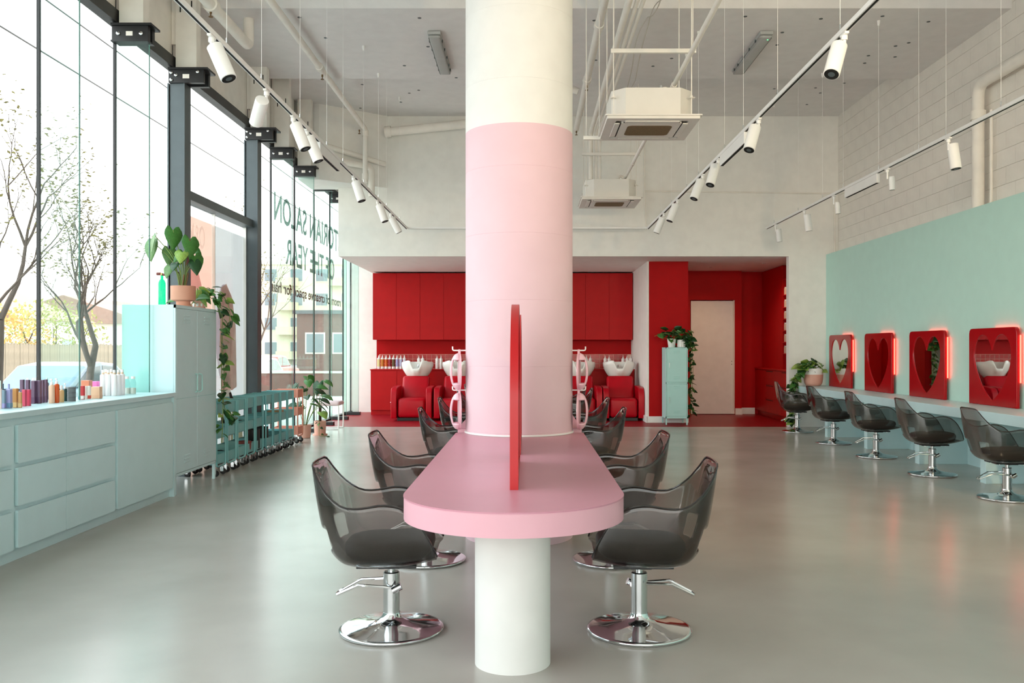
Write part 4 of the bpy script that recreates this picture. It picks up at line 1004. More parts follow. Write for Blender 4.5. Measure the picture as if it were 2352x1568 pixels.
# ================================================================== MINT COUNTER WITH HEART MIRRORS
ct = thing('wall_counter', 'long pale mint counter along the heart mirror wall', 'counter', (0, 0, 0))
CF = 4.60; CZ = 0.725
obj('worktop', bbox(CF, 4.6, CZ-0.105, 5.197, 15.385, CZ, 0.003, 1), 'mint_top', ct)
for y in (5.75, 7.33, 8.93, 10.44, 12.03, 13.62): obj('support_panel', bbox(CF-0.06+0.06, y-0.055, 0, 5.197, y+0.055, CZ-0.105, 0.002, 1), 'mint', ct)
obj('back_panel', box(5.17, 4.6, 0.0, 5.197, 15.385, CZ-0.105), 'mint', ct)
def heart(n=48):
    pts = []
    # right half from notch (0,.714) over lobe to tip (0,.065), width .773 of panel
    half = crom([(0, 0.705), (0.035, 0.79), (0.10, 0.875), (0.19, 0.91), (0.285, 0.885), (0.355, 0.80), (0.388, 0.68), (0.375, 0.55), (0.32, 0.41), (0.23, 0.265), (0.12, 0.15), (0, 0.065)], n)
    R = [(p.x, p.y) for p in half]; Lh = [(-p.x, p.y) for p in reversed(half[1:-1])]
    return R+Lh
HP = heart(); PW, PH = 1.0, 0.862
hin = [(p[0]*PW, p[1]*PH) for p in HP]
# outer outline resampled with one point per heart point (by angle)
def ray_rrect(px, py):
    c = (0.0, 0.45*PH); d = Vector((px-c[0], py-c[1])); d = d.normalized() if d.length > 1e-6 else Vector((0, 1))
    best = 1e9
    hx, r = PW/2, 0.055
    for (nx, ny, k) in ((1, 0, hx), (-1, 0, hx), (0, 1, PH-c[1]), (0, -1, c[1])):
        dn = d.x*nx+d.y*ny
        if dn > 1e-6: best = min(best, k/dn)
    q = [c[0]+d.x*best, c[1]+d.y*best]
    # round the two top corners
    for sx in (1, -1):
        cx, cy = sx*(hx-r), PH-r
        if q[0]*sx > hx-r and q[1] > PH-r:
            e = Vector((q[0]-cx, q[1]-cy)); e = e.normalized()*r if e.length > 1e-6 else e; q = [cx+e.x, cy+e.y]
    return tuple(q)
hout = [ray_rrect(*p) for p in hin]
# snap the nearest outline points onto the two square bottom corners
for sx in (1, -1):
    k = min(range(len(hout)), key=lambda i: (hout[i][0]-sx*PW/2)**2+(hout[i][1])**2); hout[k] = (sx*PW/2, 0.0)
hm = []
def heart_mirror(cy, label):
    o = thing('heart_mirror', label, 'mirror', (5.196, cy, CZ+0.001), 0, 'red heart mirrors on the mint counter')
    # panel in local YZ, thickness toward -X
    fr = obj('frame', ring(hout, hin, -0.064, -0.026), 'red_gloss', o, True, 30)
    bv = fr.modifiers.new('round', 'BEVEL'); bv.width = 0.006; bv.segments = 2; bv.limit_method = 'ANGLE'; bv.angle_limit = 1.0
    obj('mirror_face', prism([(p[0]*1.01, (p[1]-0.42)*1.01+0.42) for p in hin], -0.054, -0.030, 'yz'), 'mirror', o)
    obj('stand_off', bbox(-0.026, -0.3, 0.05, -0.001, 0.3, 0.6, 0.002, 1), 'red', o)
    obj('neon_side', bbox(-0.030, -PW/2-0.012, 0.27, -0.016, -PW/2+0.002, 0.775, 0.003, 1), 'neon', o)
    obj('neon_top', bbox(-0.022, -0.42, PH-0.02, -0.010, 0.05, PH-0.008, 0.003, 1), 'neon', o)
    return o
hlb = ['red heart mirror nearest the camera, reflecting a white basin', 'second red heart mirror from the right edge', 'third red heart mirror from the right edge', 'red heart mirror beside the planter, reflecting its pot']
h0 = heart_mirror(9.78, hlb[0])
for i, y in enumerate((11.39, 12.97, 14.55)): dup(h0, (5.196, y, CZ+0.001), 0, hlb[i+1])
dup(h0, (5.196, 8.18, CZ+0.001), 0, 'red heart mirror just outside the right picture edge')
# planter on the counter
rnd = random.Random(12)
t = thing('potted_pothos', 'variegated pothos in a white-topped peach pot on the mint counter, trailing to the floor', 'plant', (4.885, 15.12, CZ+0.001))
obj('pot', lathe([(0.09, 0), (0.12, 0.006), (0.148, 0.05), (0.160, 0.12), (0.164, 0.195)], 36), 'blush_pot', t, True, 60)
obj('pot_band', lathe([(0.164, 0.195), (0.166, 0.30), (0.156, 0.30), (0.153, 0.27)], 36), 'white', t, True, 60)
obj('soil', lathe([(0.152, 0.255), (0.14, 0.272)], 20), 'soil', t)
VL = ['leaf', 'leaf_dark', 'leaf_lime', 'leaf']
for k in range(34):
    a = rnd.uniform(2.2, 5.4); rr = rnd.uniform(0.0, 0.24)
    add_leaf(t, (rr*math.cos(a)+0.0, rr*math.sin(a)*0.5, 0.29+rnd.uniform(0, 0.15)-rr*0.2), (math.cos(a)-0.2, math.sin(a)-0.3, rnd.uniform(-0.8, 0.6)), rnd.uniform(0.11, 0.18), rnd.choice(VL), rnd.uniform(-0.8, 0.8))
for dx, dy in ((-0.315, -0.02), (-0.36, -0.08), (-0.40, -0.03), (-0.34, 0.05)):
    vine(t, [(-0.05, 0, 0.28), (-0.18, -0.03+dy, 0.30), (dx*0.85, dy, 0.12), (dx, dy, -0.1), (dx-0.01, dy, -0.4), (dx+0.01, dy, -0.66)], 20, 0.125, VL, rnd, spread=0.06, face=(-0.6, -1))
# ================================================================== CEILING SERVICES
def ceil_at(y): return 5.16 if 9.88 < y < 12.45 else ZC
TZ = 3.40
tracks = {}
def track(x, y0, y1, label):
    t = thing('light_track', label, 'track', (x, 0, TZ))
    obj('rail', bbox(-0.018, y0, -0.004, 0.018, y1, 0.030, 0.002, 1), 'white_plastic', t)
    obj('groove', box(-0.008, y0+0.01, -0.0055, 0.008, y1-0.01, -0.0035), 'dark_gap', t)
    return t
t1 = track(-2.06, -3.0, 15.05, 'long white light track nearest the windows')
t2_ = track(2.05, -3.0, 15.05, 'long white light track right of the column')
t3 = track(4.07, 2.0, 15.05, 'long white light track above the mint counter')
tc_ = thing('light_track', 'white cross track linking the two tracks along the rear wall', 'track', (0, 15.03, TZ))
obj('rail', bbox(-2.041, -0.018, -0.004, 2.031, 0.018, 0.030, 0.002, 1), 'white_plastic', tc_)
obj('groove', box(-2.03, -0.008, -0.0055, 2.03, 0.008, -0.0035), 'dark_gap', tc_)
def wires(t, x, ys):
    for y in ys:
        zc = ceil_at(y)-TZ
        w_ = obj('suspension_wire', cyl((0, y, 0.075), (0, y, zc-0.02), 0.0018, 6), 'white_plastic', t)
        obj('gripper', cyl((0, y, 0.028), (0, y, 0.08), 0.006, 8), 'chrome_soft', w_)
        obj('ceiling_cup', lathe([(0.012, zc-0.06), (0.02, zc-0.015), (0.02, zc-0.0005)], 12, (0, y, 0)), 'white_plastic', w_, True)
wires(t1, -2.06, (4.6, 6.05, 6.84, 8.0, 9.06, 9.86, 11.1, 12.2, 12.9, 14.2))
wires(t2_, 2.05, (4.6, 5.8, 7.25, 8.4, 9.2, 10.6, 11.4, 12.6, 13.6))
wires(t3, 4.07, (7.6, 8.6, 9.2, 10.25, 11.4, 12.2, 13.3, 14.6))
wires(tc_, 0, ())
for x in (-1.35, 0.9):
    w_ = obj('suspension_wire', cyl((x, 0, 0.075), (x, 0, ZC-TZ-0.02), 0.0018, 6), 'white_plastic', tc_)
def make_spot():
    """returns meshes of a spotlight whose body axis is local -Z, pivot at origin"""
    body = lathe([(0.048, -0.245), (0.052, -0.243), (0.052, -0.002), (0.049, 0.0)], 28)
    inner = lathe([(0.046, -0.2465), (0.046, -0.2455)], 24)
    return mesh('lamp_body', body, 'white_plastic', True, 40), mesh('lamp_mouth', inner, 'dark_gap', True)
SB, SM = make_spot()
rim_me = mesh('lamp_lens', lathe([(0.022, -0.2475), (0.018, -0.2468)], 16), 'steel_grey', True)
def spot(x, y, aim, label, group, scale=1.0):
    t = thing('track_spotlight', label, 'spotlight', (x, y, TZ), 0, group)
    obj('adaptor', join(bbox(-0.014, -0.05, -0.022, 0.014, 0.05, -0.004, 0.003, 1), lathe([(0.020, -0.05), (0.020, -0.022)], 14)), 'white_plastic', t, True)
    obj('stem', cyl((0, 0, -0.05), (0, 0, -0.125), 0.011, 10), 'white_plastic', t, True)
    a = Vector(aim).normalized(); q = a.to_track_quat('-Z', 'Y')
    up = q @ Vector((0, 0, 0.10*scale))
    for me, nm in ((SB, 'lamp_body'),):
        b = obj(nm, me, None, t); b.rotation_mode = 'QUATERNION'; b.rotation_quaternion = q
        side = Vector((0.045*scale, 0, 0)) if aim[0] < 0 else Vector((-0.045*scale, 0, 0))
        b.location = Vector((0, 0, -0.125))+up*0.8+Vector((math.copysign(0.05, aim[0]), 0, -0.02)); b.scale = (scale,)*3
        mo = obj('lamp_mouth', SM, None, b); obj('lamp_lens', rim_me, None, b)
    return t
g1 = 'white spotlights on the window-side track'
L1 = [(5.76, (0.42, -0.12, -0.9)), (6.97, (-0.42, 0.7, -0.55)), (7.76, (0.38, -0.1, -0.9)), (8.24, (0.36, 0.0, -0.9)), (10.45, (0.30, -0.1, -0.9)), (12.13, (0.33, -0.1, -0.9)), (13.3, (0.40, 0.1, -0.8))]
for i, (y, a) in enumerate(L1): spot(-2.06, y, a, ORD[i]+' white spotlight from the near end of the window-side track', g1)
g2 = 'white spotlights on the track right of the column'
L2 = [(5.72, (-0.32, -0.35, -0.85)), (7.84, (-0.30, -0.3, -0.9)), (9.5, (-0.30, -0.3, -0.9)), (10.35, (-0.36, -0.2, -0.9)), (12.1, (-0.36, -0.1, -0.9)), (13.3, (-0.36, 0.1, -0.9))]
for i, (y, a) in enumerate(L2): spot(2.05, y, a, ORD[i]+' white spotlight from the near end of the track right of the column', g2)
g3 = 'white spotlights on the counter track'
L3_ = [(8.55, (0.10, -0.1, -1), 1.0), (10.0, (0.06, 0.05, -1), 0.62), (11.75, (0.08, 0.05, -1), 0.62), (13.0, (0.14, 0.05, -1), 1.0), (14.5, (0.12, 0.08, -1), 0.85)]
for i, (y, a, s) in enumerate(L3_): spot(4.07, y, a, ORD[i]+' white spotlight from the near end of the track above the mint counter', g3, s)
def linear(x, y0, y1, label):
    t = thing('linear_light', label, 'track light', (x, 0, TZ), 0, 'linear lights hung in the tracks')
    obj('housing', bbox(-0.019, y0, -0.115, 0.019, y1, -0.006, 0.003, 1), 'white_plastic', t)
    obj('louvre', box(-0.014, y0+0.02, -0.117, 0.014, y1-0.02, -0.114), 'dark_gap', t)
linear(-2.06, 8.70, 9.62, 'white linear light on the window-side track'); linear(2.05, 8.30, 9.35, 'white linear light on the track right of the column'); linear(4.07, 10.26, 11.30, 'white linear light on the track above the mint counter')

# air conditioning cassettes
def cassette(loc, label):
    o = thing('ceiling_cassette', label, 'air conditioner', loc, 0, 'ceiling cassette air conditioners')
    h = 0.475
    r = rrect(-h, -h, h, h, 0.015, 2)
    obj('fascia', join(prism(rrect(-h, -h, h, h, 0.015, 2), 0.0, 0.012), ring(rrect(-h+0.02, -h+0.02, h-0.02, h-0.02, 0.012, 2), rrect(-0.36, -0.36, 0.36, 0.36, 0.012, 2), -0.028, 0.0, 'xy')), 'ac_white', o)
    gp = obj('grille_panel', prism(rrect(-0.30, -0.30, 0.30, 0.30, 0.01, 2), -0.034, 0.0), 'ac_white', o)
    obj('intake_grille', prism(rrect(-0.225, -0.20, 0.225, 0.20, 0.05, 4), -0.0365, -0.033), 'grille_brown', gp)
    for k in range(4):
        q = Matrix.Rotation(k*PI/2, 3, 'Z')
        obj('flap', move(bbox(-0.27, 0.312, -0.036, 0.27, 0.368, -0.022, 0.006), (0, 0, 0), q), 'ac_white', o)
        obj('air_slot', move(box(-0.28, 0.303, -0.033, 0.28, 0.310, -0.028), (0, 0, 0), q), 'dark_gap', o)
    b = 0.40; c = 0.13
    obj('body', prism([(-b, -b+c), (-b+c, -b), (b-c, -b), (b, -b+c), (b, b-c), (b-c, b), (-b+c, b), (-b, b-c)], 0.012, 0.29), 'ac_white', o)
    for sx in (-1, 1):
        for sy in (-1, 1):
            rd = obj('hanger_rod', cyl((sx*0.385, sy*0.36, 0.02), (sx*0.385, sy*0.36, ceil_at(loc[1]+sy*0.36)-loc[2]), 0.006, 6), 'cream', o)
            obj('hanger_lug', join(bbox(sx*0.385-0.03, sy*0.36-0.03, 0.195, sx*0.385+0.03, sy*0.36+0.03, 0.2, 0.001, 1), cyl((sx*0.385, sy*0.36, 0.2), (sx*0.385, sy*0.36, 0.222), 0.013, 6)), 'cream', rd)
    obj('drain_trap', tube(crom([(0.24, 0.15, 0.29), (0.24, 0.15, 0.40), (0.20, 0.15, 0.44), (0.16, 0.15, 0.40), (0.16, 0.15, 0.29)], 20), 0.022, 10), 'cream', o, True)
    return o
a0_ = cassette((1.232, 9.08, 3.63), 'white ceiling cassette air conditioner nearer the camera')
cassette((1.29, 14.0, 3.68), 'white ceiling cassette air conditioner near the rear wall')
for y, z, x0, x1, lb in ((8.72, 4.29, 0.82, 1.66, 'cream strut above the nearer air conditioner'), (13.5, 4.33, 0.83, 1.72, 'cream strut above the farther air conditioner'), (9.5, 3.62, 0.60, 0.80, 'short cream strut left of the nearer air conditioner')):
    t = thing('support_strut', lb, 'strut', (0, y, z))
    obj('channel', bbox(x0, -0.02, -0.02, x1, 0.02, 0.02, 0.002, 1), 'cream', t)
    for x in (x0+0.03, x1-0.03): obj('rod', cyl((x, 0, 0.02), (x, 0, ceil_at(y)-z), 0.005, 6), 'cream', t)

def pipe(pts, r, label, m='cream', cat='pipe', name='pipe', joints=(), n=14):
    t = thing(name, label, cat, (0, 0, 0))
    obj('pipe_run', tube(pts, r, n), m, t, True, 50)
    for p, d in joints:
        d = Vector(d).normalized(); p = Vector(p)
        obj('coupling', tube([p-d*0.05, p+d*0.05], r*1.28, n), m, t, True, 50)
    return t
def arcp(pts, rad=0.1, k=6):
    """round the corners of a polyline"""
    P = [Vector(p) for p in pts]; out_ = [P[0]]
    for i in range(1, len(P)-1):
        a = (P[i-1]-P[i]).normalized(); b = (P[i+1]-P[i]).normalized()
        s, e = P[i]+a*rad, P[i]+b*rad
        for j in range(k+1):
            u = j/k; out_.append(s*(1-u)**2+P[i]*(2*u*(1-u))+e*u*u)
    out_.append(P[-1]); return out_
def sprinkler(t, p):
    s = obj('sprinkler_head', join(lathe([(0.012, -0.03), (0.012, 0.0)], 10, p), lathe([(0.006, -0.06), (0.006, -0.03)], 8, p), lathe([(0.022, -0.066), (0.022, -0.060)], 12, p)), 'stem', t)
pA = pipe(arcp([(-2.73, 2.0, 5.05), (-2.73, 14.85, 5.05), (-2.73, 14.85, 4.15)], 0.06), 0.042, 'white sprinkler pipe left of the column, dropping near the rear wall', joints=(((-2.73, 11.6, 5.05), (0, 1, 0)), ((-2.73, 14.85, 4.98), (0, 0, 1)), ((-2.73, 14.85, 4.25), (0, 0, 1))))
sprinkler(pA, (-2.73, 11.75, 5.0)); sprinkler(pA, (-2.80, 14.7, 5.0))
pB = pipe(arcp([(-3.22, 3.0, 4.85), (-3.22, 10.2, 4.85), (-3.22, 10.2, 5.16)], 0.09), 0.06, 'fat white pipe with an elbow beside the window posts', joints=(((-3.22, 9.0, 4.85), (0, 1, 0)),))
sprinkler(pB, (-3.22, 8.98, 4.79))
pipe([(-2.46, 15.2, 5.08), (-0.9, 15.2, 5.24), (0.6, 15.2, 5.28)], 0.075, 'large white duct pipe sloping along the rear wall', joints=(((-2.40, 15.2, 5.09), (1, 0, 0.1)),))
pipe([(-3.40, 14.52, 4.72), (-2.46, 15.25, 4.54)], 0.045, 'upper of two sloping pipes in the rear left corner')
pipe(arcp([(-3.22, 14.62, 4.48), (-2.66, 15.06, 4.46), (-2.66, 15.06, 3.95)], 0.10), 0.055, 'lower sloping pipe in the rear left corner, turning down')
pD = pipe([(0.80, 2.0, 4.98), (0.80, 14.6, 4.98)], 0.045, 'white sprinkler pipe just right of the column', joints=(((0.80, 11.9, 4.98), (0, 1, 0)), ((0.80, 9.9, 4.98), (0, 1, 0))))
sprinkler(pD, (0.80, 12.0, 4.93)); sprinkler(pD, (0.80, 14.5, 4.93))
pipe(arcp([(-0.3, 12.6, 5.09), (0.55, 12.6, 5.09), (0.72, 12.6, 5.02)], 0.05), 0.05, 'short grey-white pipe emerging behind the column top')
for k, (x, r, lb) in enumerate(((0.98, 0.035, 'thickest refrigerant pipe of the bundle right of the column'), (1.06, 0.022, 'middle refrigerant pipe of the bundle right of the column'), (1.12, 0.02, 'outer refrigerant pipe of the bundle right of the column'))):
    pipe(arcp([(x, 2.0, 4.72), (x, 13.72, 4.72), (x, 13.72, 3.98)], 0.12), r, lb)
M['cable'] = mat('cable', (205, 200, 190), 0.5)
for k, lb in enumerate(('left loose cable looping above the nearer air conditioner', 'right loose cable looping above the nearer air conditioner')):
    rr = random.Random(k); pts = [(1.30+k*0.06+rr.uniform(-0.02, 0.02), y, 4.9+0.12*math.sin(y*2+k)+rr.uniform(-0.03, 0.03)) for y in [5+0.35*i for i in range(20)]]
    pipe(crom(pts, 60), 0.006, lb, 'cable', 'cable', 'loose_cable', n=6)
pipe([(1.52, 2.0, 4.20), (1.52, 14.05, 4.02)], 0.024, 'thin drain pipe running over both air conditioners', joints=(((1.52, 9.2, 4.092), (0, 1, 0)), ((1.52, 12.8, 4.04), (0, 1, 0))))
# rear wall conduit
pipe(arcp([(2.03, 15.37, ZC-0.01), (2.03, 15.37, 4.12), (2.06, 15.37, 3.42)], 0.05), 0.010, 'thin vertical conduit on the rear wall', n=8)
pipe(arcp([(2.05, 15.375, 4.10), (5.34, 15.375, 4.06), (5.34, 15.375, 3.02)], 0.05), 0.012, 'thin conduit running along the rear wall to the corner', n=8)
# right wall downpipe
pipe(arcp([(5.30, 3.0, 4.50), (5.30, 10.40, 4.46), (5.30, 10.40, 3.003)], 0.16), 0.068, 'white downpipe with elbow on the block wall', joints=(((5.30, 10.40, 4.1), (0, 0, 1)),))
pipe([(5.36, 10.22, 4.12), (5.36, 10.22, 3.003)], 0.018, 'thin conduit beside the white downpipe', n=8)
# batten lights on the drop beam
def batten(x, label, led):
    t = thing('batten_light', label, 'ceiling light', (x, 11.3, 5.16), 0, 'batten lights on the drop beam')
    obj('housing', bbox(-0.08, -0.74, -0.045, 0.08, 0.74, -0.0005, 0.012), 'lens_grey', t, True)
    obj('diffuser', bbox(-0.072, -0.72, -0.085, 0.072, 0.72, -0.046, 0.03, 3), 'lens_grey', t, True)
    for y in (-0.5, -0.2, 0.1, 0.4, 0.6):
        for s in (-1, 1): obj('clip', bbox(s*0.078-0.006, y-0.02, -0.062, s*0.078+0.006, y+0.02, -0.03, 0.002, 1), 'steel_grey', t)
    if led: obj('indicator', lathe([(0.008, -0.088), (0.008, -0.084)], 8, (0.03, -0.66, 0)), emit('led_green', (90, 255, 140), 2.0), t)
batten(-1.12, 'grey batten light on the ceiling left of the column', False); batten(2.86, 'grey batten light with a green indicator right of the column', True)
# downlight in the rear soffit
t = thing('downlight', 'small recessed downlight in the niche soffit', 'downlight', (4.45, 16.6, 2.97)); obj('downlight_rim', lathe([(0.05, -0.006), (0.05, -0.0005)], 20), 'white', t); obj('downlight_lens', lathe([(0.035, -0.0075), (0.035, -0.0065)], 20), 'lens_grey', t)
# ceiling fixings
rnd = random.Random(5)
fx = mesh('fixing_plate', lathe([(0.022, -0.004), (0.022, -0.0005)], 10), 'steel_grey')
cb = [o for o in bpy.data.objects if o.name == 'ceiling_beam'][0]; cc = [o for o in bpy.data.objects if o.name == 'ceiling'][0]
for k in range(46):
    y = rnd.uniform(10.1, 15.0); x = rnd.uniform(-3.0, 5.1); z = ceil_at(y)
    if 12.40 < y < 12.5: continue
    o = obj('fixing_plate', fx, None, cb if z < 5.3 else cc); o.location = (x, y, z)

# ================================================================== OUTSIDE
GZ = -0.25
M['asphalt'] = mat('asphalt', (150, 150, 148), 0.9, var=0.1, scale=3); M['paving'] = mat('paving', (196, 192, 184), 0.9, var=0.06, scale=2)
M['fence_wood'] = mat('fence_wood', (124, 114, 100), 0.9, var=0.15, scale=5); M['bark'] = mat('bark', (84, 74, 66), 0.9, var=0.2, scale=20)
M['autumn'] = mat('autumn', (112, 104, 60), 0.7, var=0.4, scale=8, transl=0.4)
M['grass'] = mat('grass', (150, 160, 92), 0.9, var=0.2, scale=3)
o = obj('street', box(-120, -40, GZ-0.3, -8.2, 160, GZ-0.12), 'asphalt'); o['kind'] = 'structure'
o = obj('footpath', box(-8.2, -40, GZ-0.3, -3.96, 160, GZ+0.2), 'paving'); o['kind'] = 'structure'
fn = thing('timber_fence', 'weathered paling fence across the street', 'fence', (-15.2, 0, GZ-0.12))
pal = mesh('paling', prism([(-0.072, 0), (0.072, 0), (0.072, 1.86), (0.05, 1.92), (-0.05, 1.92), (-0.072, 1.86)], 0.0, 0.02, 'yz'), 'fence_wood')
rnd = random.Random(21)
for k in range(110):
    p = obj('paling', pal, None, fn); p.location = (rnd.uniform(0, 0.01), 17.5+k*0.15, 0); p.scale = (1, 1, rnd.uniform(0.97, 1.0))
for z in (0.3, 1.0, 1.6): obj('rail', box(-0.06, 17.4, z, -0.005, 34.1, z+0.09), 'fence_wood', fn)
# bare street trees
def tree(name, loc, label, seed, h, trunk, lean, dense):
    r = random.Random(seed); t = thing(name, label, 'tree', loc, 0, 'street trees outside the glass')
    gs = []; tips = []
    def grow(p, d, ln, rad, depth):
        k = 4; pts = [p]; q = p.copy(); dd = d.copy()
        for i in range(k):
            dd = (dd+Vector((r.uniform(-0.16, 0.16), r.uniform(-0.16, 0.16), r.uniform(-0.05, 0.12)))).normalized(); q = q+dd*(ln/k); pts.append(q.copy())
        rs = [rad*(1-0.45*i/k) for i in range(k+1)]
        gs.append(tube(pts, rs, 6 if depth > 1 else 4))
        if depth == 0: tips.extend(pts[1:]); return
        if depth < 3: tips.extend(pts[2:])
        for j in range(3 if depth > 1 else 3):
            a = r.uniform(0, 2*PI); sp = r.uniform(0.45, 0.95)
            side = Vector((math.cos(a), math.sin(a), 0.1))
            nd = (dd+side*sp+Vector((0, 0, 0.18))).normalized()
            st = pts[r.choice((2, 3, 4))] if j else pts[-1]
            grow(st, nd, ln*r.uniform(0.62, 0.82), rad*0.50, depth-1)
    grow(Vector((0, 0, 0)), Vector(lean).normalized(), h, trunk, dense)
    obj('branches', join(*gs), 'bark', t, True, 80)
    lv = []; lf = []
    for p in tips:
        for _ in range(2 if r.random() < 0.42 else 0):
            c = p+Vector((r.uniform(-0.12, 0.12), r.uniform(-0.12, 0.12), r.uniform(-0.1, 0.06))); a = r.uniform(0, 6.28); s = r.uniform(0.025, 0.05)
            u = Vector((math.cos(a), math.sin(a), r.uniform(-0.5, 0.5)))*s; v_ = Vector((-math.sin(a), math.cos(a), r.uniform(-0.8, 0.8)))*s*0.5
            b = len(lv); lv += [tuple(c-u), tuple(c+v_), tuple(c+u), tuple(c-v_)]; lf.append((b, b+1, b+2, b+3))
    fo = obj('leaves', (lv, lf), 'autumn', t, fix=False); fo['kind'] = 'stuff'
tree('street_tree', (-7.3, 14.4, GZ+0.15), 'bare forked street tree standing in front of the parked car', 5, 1.55, 0.085, (0.02, 0.06, 1), 5)
tree('street_tree', (-7.7, 12.9, GZ+0.15), 'bare street tree at the left picture edge', 8, 1.9, 0.085, (0.0, -0.05, 1), 5)
tree('street_tree', (-7.2, 22.5, GZ+0.15), 'slender bare tree seen right of the portrait poster', 15, 2.0, 0.07, (0, 0.1, 1), 4)
# parked cars
def car(loc, col, label, mk):
    M[mk] = mat(mk, col, 0.25, metal=0.3, coat=0.5); t = thing('car', label, 'car', loc, 0, 'cars in the street')
    body = [(-2.25, 0.30), (-2.28, 0.62), (-2.18, 0.86), (-1.55, 0.93), (1.05, 0.93), (1.95, 0.82), (2.25, 0.62), (2.28, 0.36), (2.2, 0.24), (-2.15, 0.22)]
    cabin = [(-1.85, 0.92), (-1.05, 1.38), (-0.35, 1.45), (0.35, 1.40), (1.25, 0.92)]
    b = obj('body', prism(body, -0.88, 0.88, 'yz'), mk, t); m_ = b.modifiers.new('round', 'BEVEL'); m_.width = 0.08; m_.segments = 3
    M.setdefault('car_glass', mat('car_glass', (60, 74, 80), 0.08))
    c = obj('cabin', prism(cabin, -0.72, 0.72, 'yz'), mk, t); m_ = c.modifiers.new('round', 'BEVEL'); m_.width = 0.06; m_.segments = 3
    obj('side_window', join(prism([(-1.45, 0.97), (-0.95, 1.31), (-0.42, 1.37), (-0.42, 0.97)], -0.726, 0.726, 'yz'), prism([(-0.34, 0.97), (-0.34, 1.37), (0.3, 1.33), (0.95, 0.97)], -0.726, 0.726, 'yz')), 'car_glass', c)
    for y in (-1.40, 1.38):
        for s in (-0.8, 0.8):
            wq = obj('wheel', move(lathe([(0.29, -0.1), (0.315, -0.07), (0.315, 0.07), (0.29, 0.1)], 24), (s, y, 0.315), Matrix.Rotation(PI/2, 3, 'Y')), 'rubber', t, True)
            obj('rim', move(lathe([(0.19, -0.105), (0.19, 0.105)], 18), (s, y, 0.315), Matrix.Rotation(PI/2, 3, 'Y')), 'chrome_soft', wq, True)
    M.setdefault('tail_red', mat('tail_red', (190, 30, 34), 0.3))
    obj('tail_light', join(bbox(0.55, -2.27, 0.62, 0.885, -2.05, 0.78, 0.02), bbox(-0.885, -2.27, 0.62, -0.55, -2.05, 0.78, 0.02)), 'tail_red', t)
    obj('bumper', bbox(-0.86, -2.32, 0.34, 0.86, -2.2, 0.54, 0.03), mk, t)
car((-9.9, 19.4, GZ-0.12), (96, 114, 132), 'silver blue car parked outside behind the forked tree', 'car_blue')
car((-9.6, 31.0, GZ-0.12), (232, 232, 230), 'white car in the street seen beside the dark steel column', 'car_white')
car((-12.0, 41.0, GZ-0.12), (170, 60, 50), 'red car farther down the street', 'car_red')
# houses and blocks
M['render_cream'] = mat('render_cream', (222, 212, 188), 0.9, var=0.04, scale=0.5); M['render_white'] = mat('render_white', (232, 224, 208), 0.9, var=0.03)
M['roof_tile'] = mat('roof_tile', (150, 120, 106), 0.8, var=0.1); M['far_glass'] = mat('far_glass', (120, 134, 140), 0.15); M['brick'] = mat('brick', (112, 84, 76), 0.9, var=0.15, scale=4); M['panel_pale'] = mat('panel_pale', (214, 202, 170), 0.8)
t = thing('apartment_block', 'cream four-storey apartment block far behind the glass lettering', 'building', (-28, 100, GZ-0.12))
obj('wall', box(-9, 0, 0, 9.5, 12, 11.3), 'render_cream', t); obj('parapet', box(-9.2, -0.2, 11.3, 9.7, 12.2, 11.75), 'render_white', t)
for f_ in range(4):
    for k in range(6):
        x = -7.6+k*2.9; z = 1.1+f_*2.75
        wn = obj('window', box(x, -0.06, z, x+1.5, 0.05, z+1.5), 'render_white', t); obj('window_glass', box(x+0.08, -0.09, z+0.08, x+1.42, -0.05, z+1.42), 'far_glass', wn)
    for k in (1, 3, 5): obj('balcony', box(-6.0+k*2.9-2.9, -1.2, 0.6+f_*2.75, -3.7+k*2.9-2.9, 0, 1.5+f_*2.75), 'panel_pale', t)
t = thing('brick_building', 'low brown brick building at the end of the street', 'building', (-15.0, 62, GZ-0.12))
obj('wall', box(-1.2, 0, 0, 3.2, 8, 4.2), 'brick', t); obj('roof', box(-1.4, -0.3, 4.2, 3.4, 8.3, 4.45), 'steel_grey', t)
for x in (-0.6, 1.3): wn = obj('window', box(x, -0.06, 1.4, x+1.4, 0.03, 2.9), 'render_white', t); obj('window_glass', box(x+0.1, -0.09, 1.5, x+1.3, -0.05, 2.8), 'far_glass', wn)
t = thing('garden_wall', 'low brick planter wall outside below the lettering', 'wall', (-6.9, 26.5, GZ-0.12)); obj('brickwork', box(-1.6, 0, 0, 1.9, 0.4, 1.0), 'brick', t); obj('coping', box(-1.65, -0.04, 1.0, 1.95, 0.44, 1.06), 'paving', t)
for i, (x, y, w_, d_, h_, lb) in enumerate(((-31, 38, 5, 9, 3.2, 'white house with tiled roof behind the paling fence'), (-33, 52, 5, 8, 3.4, 'second white house with tiled roof up the street'), (-34, 70, 6, 10, 3.6, 'pale house with tiled roof far up the street'))):
    t = thing('house', lb, 'house', (x, y, GZ-0.12), 0, 'houses across the street')
    obj('wall', box(-w_, -d_/2, 0, w_, d_/2, h_), 'render_white', t)
    obj('roof', prism([(-w_-0.5, h_), (0, h_+2.1), (w_+0.5, h_)], -d_/2-0.4, d_/2+0.4, 'xz'), 'roof_tile', t)
    for k in (-0.28, 0.22): wn = obj('window', box(w_-0.03, k*d_-0.8, 1.0, w_+0.05, k*d_+0.8, 2.4), 'render_cream', t); obj('window_glass', box(w_+0.05, k*d_-0.7, 1.1, w_+0.07, k*d_+0.7, 2.3), 'far_glass', wn)
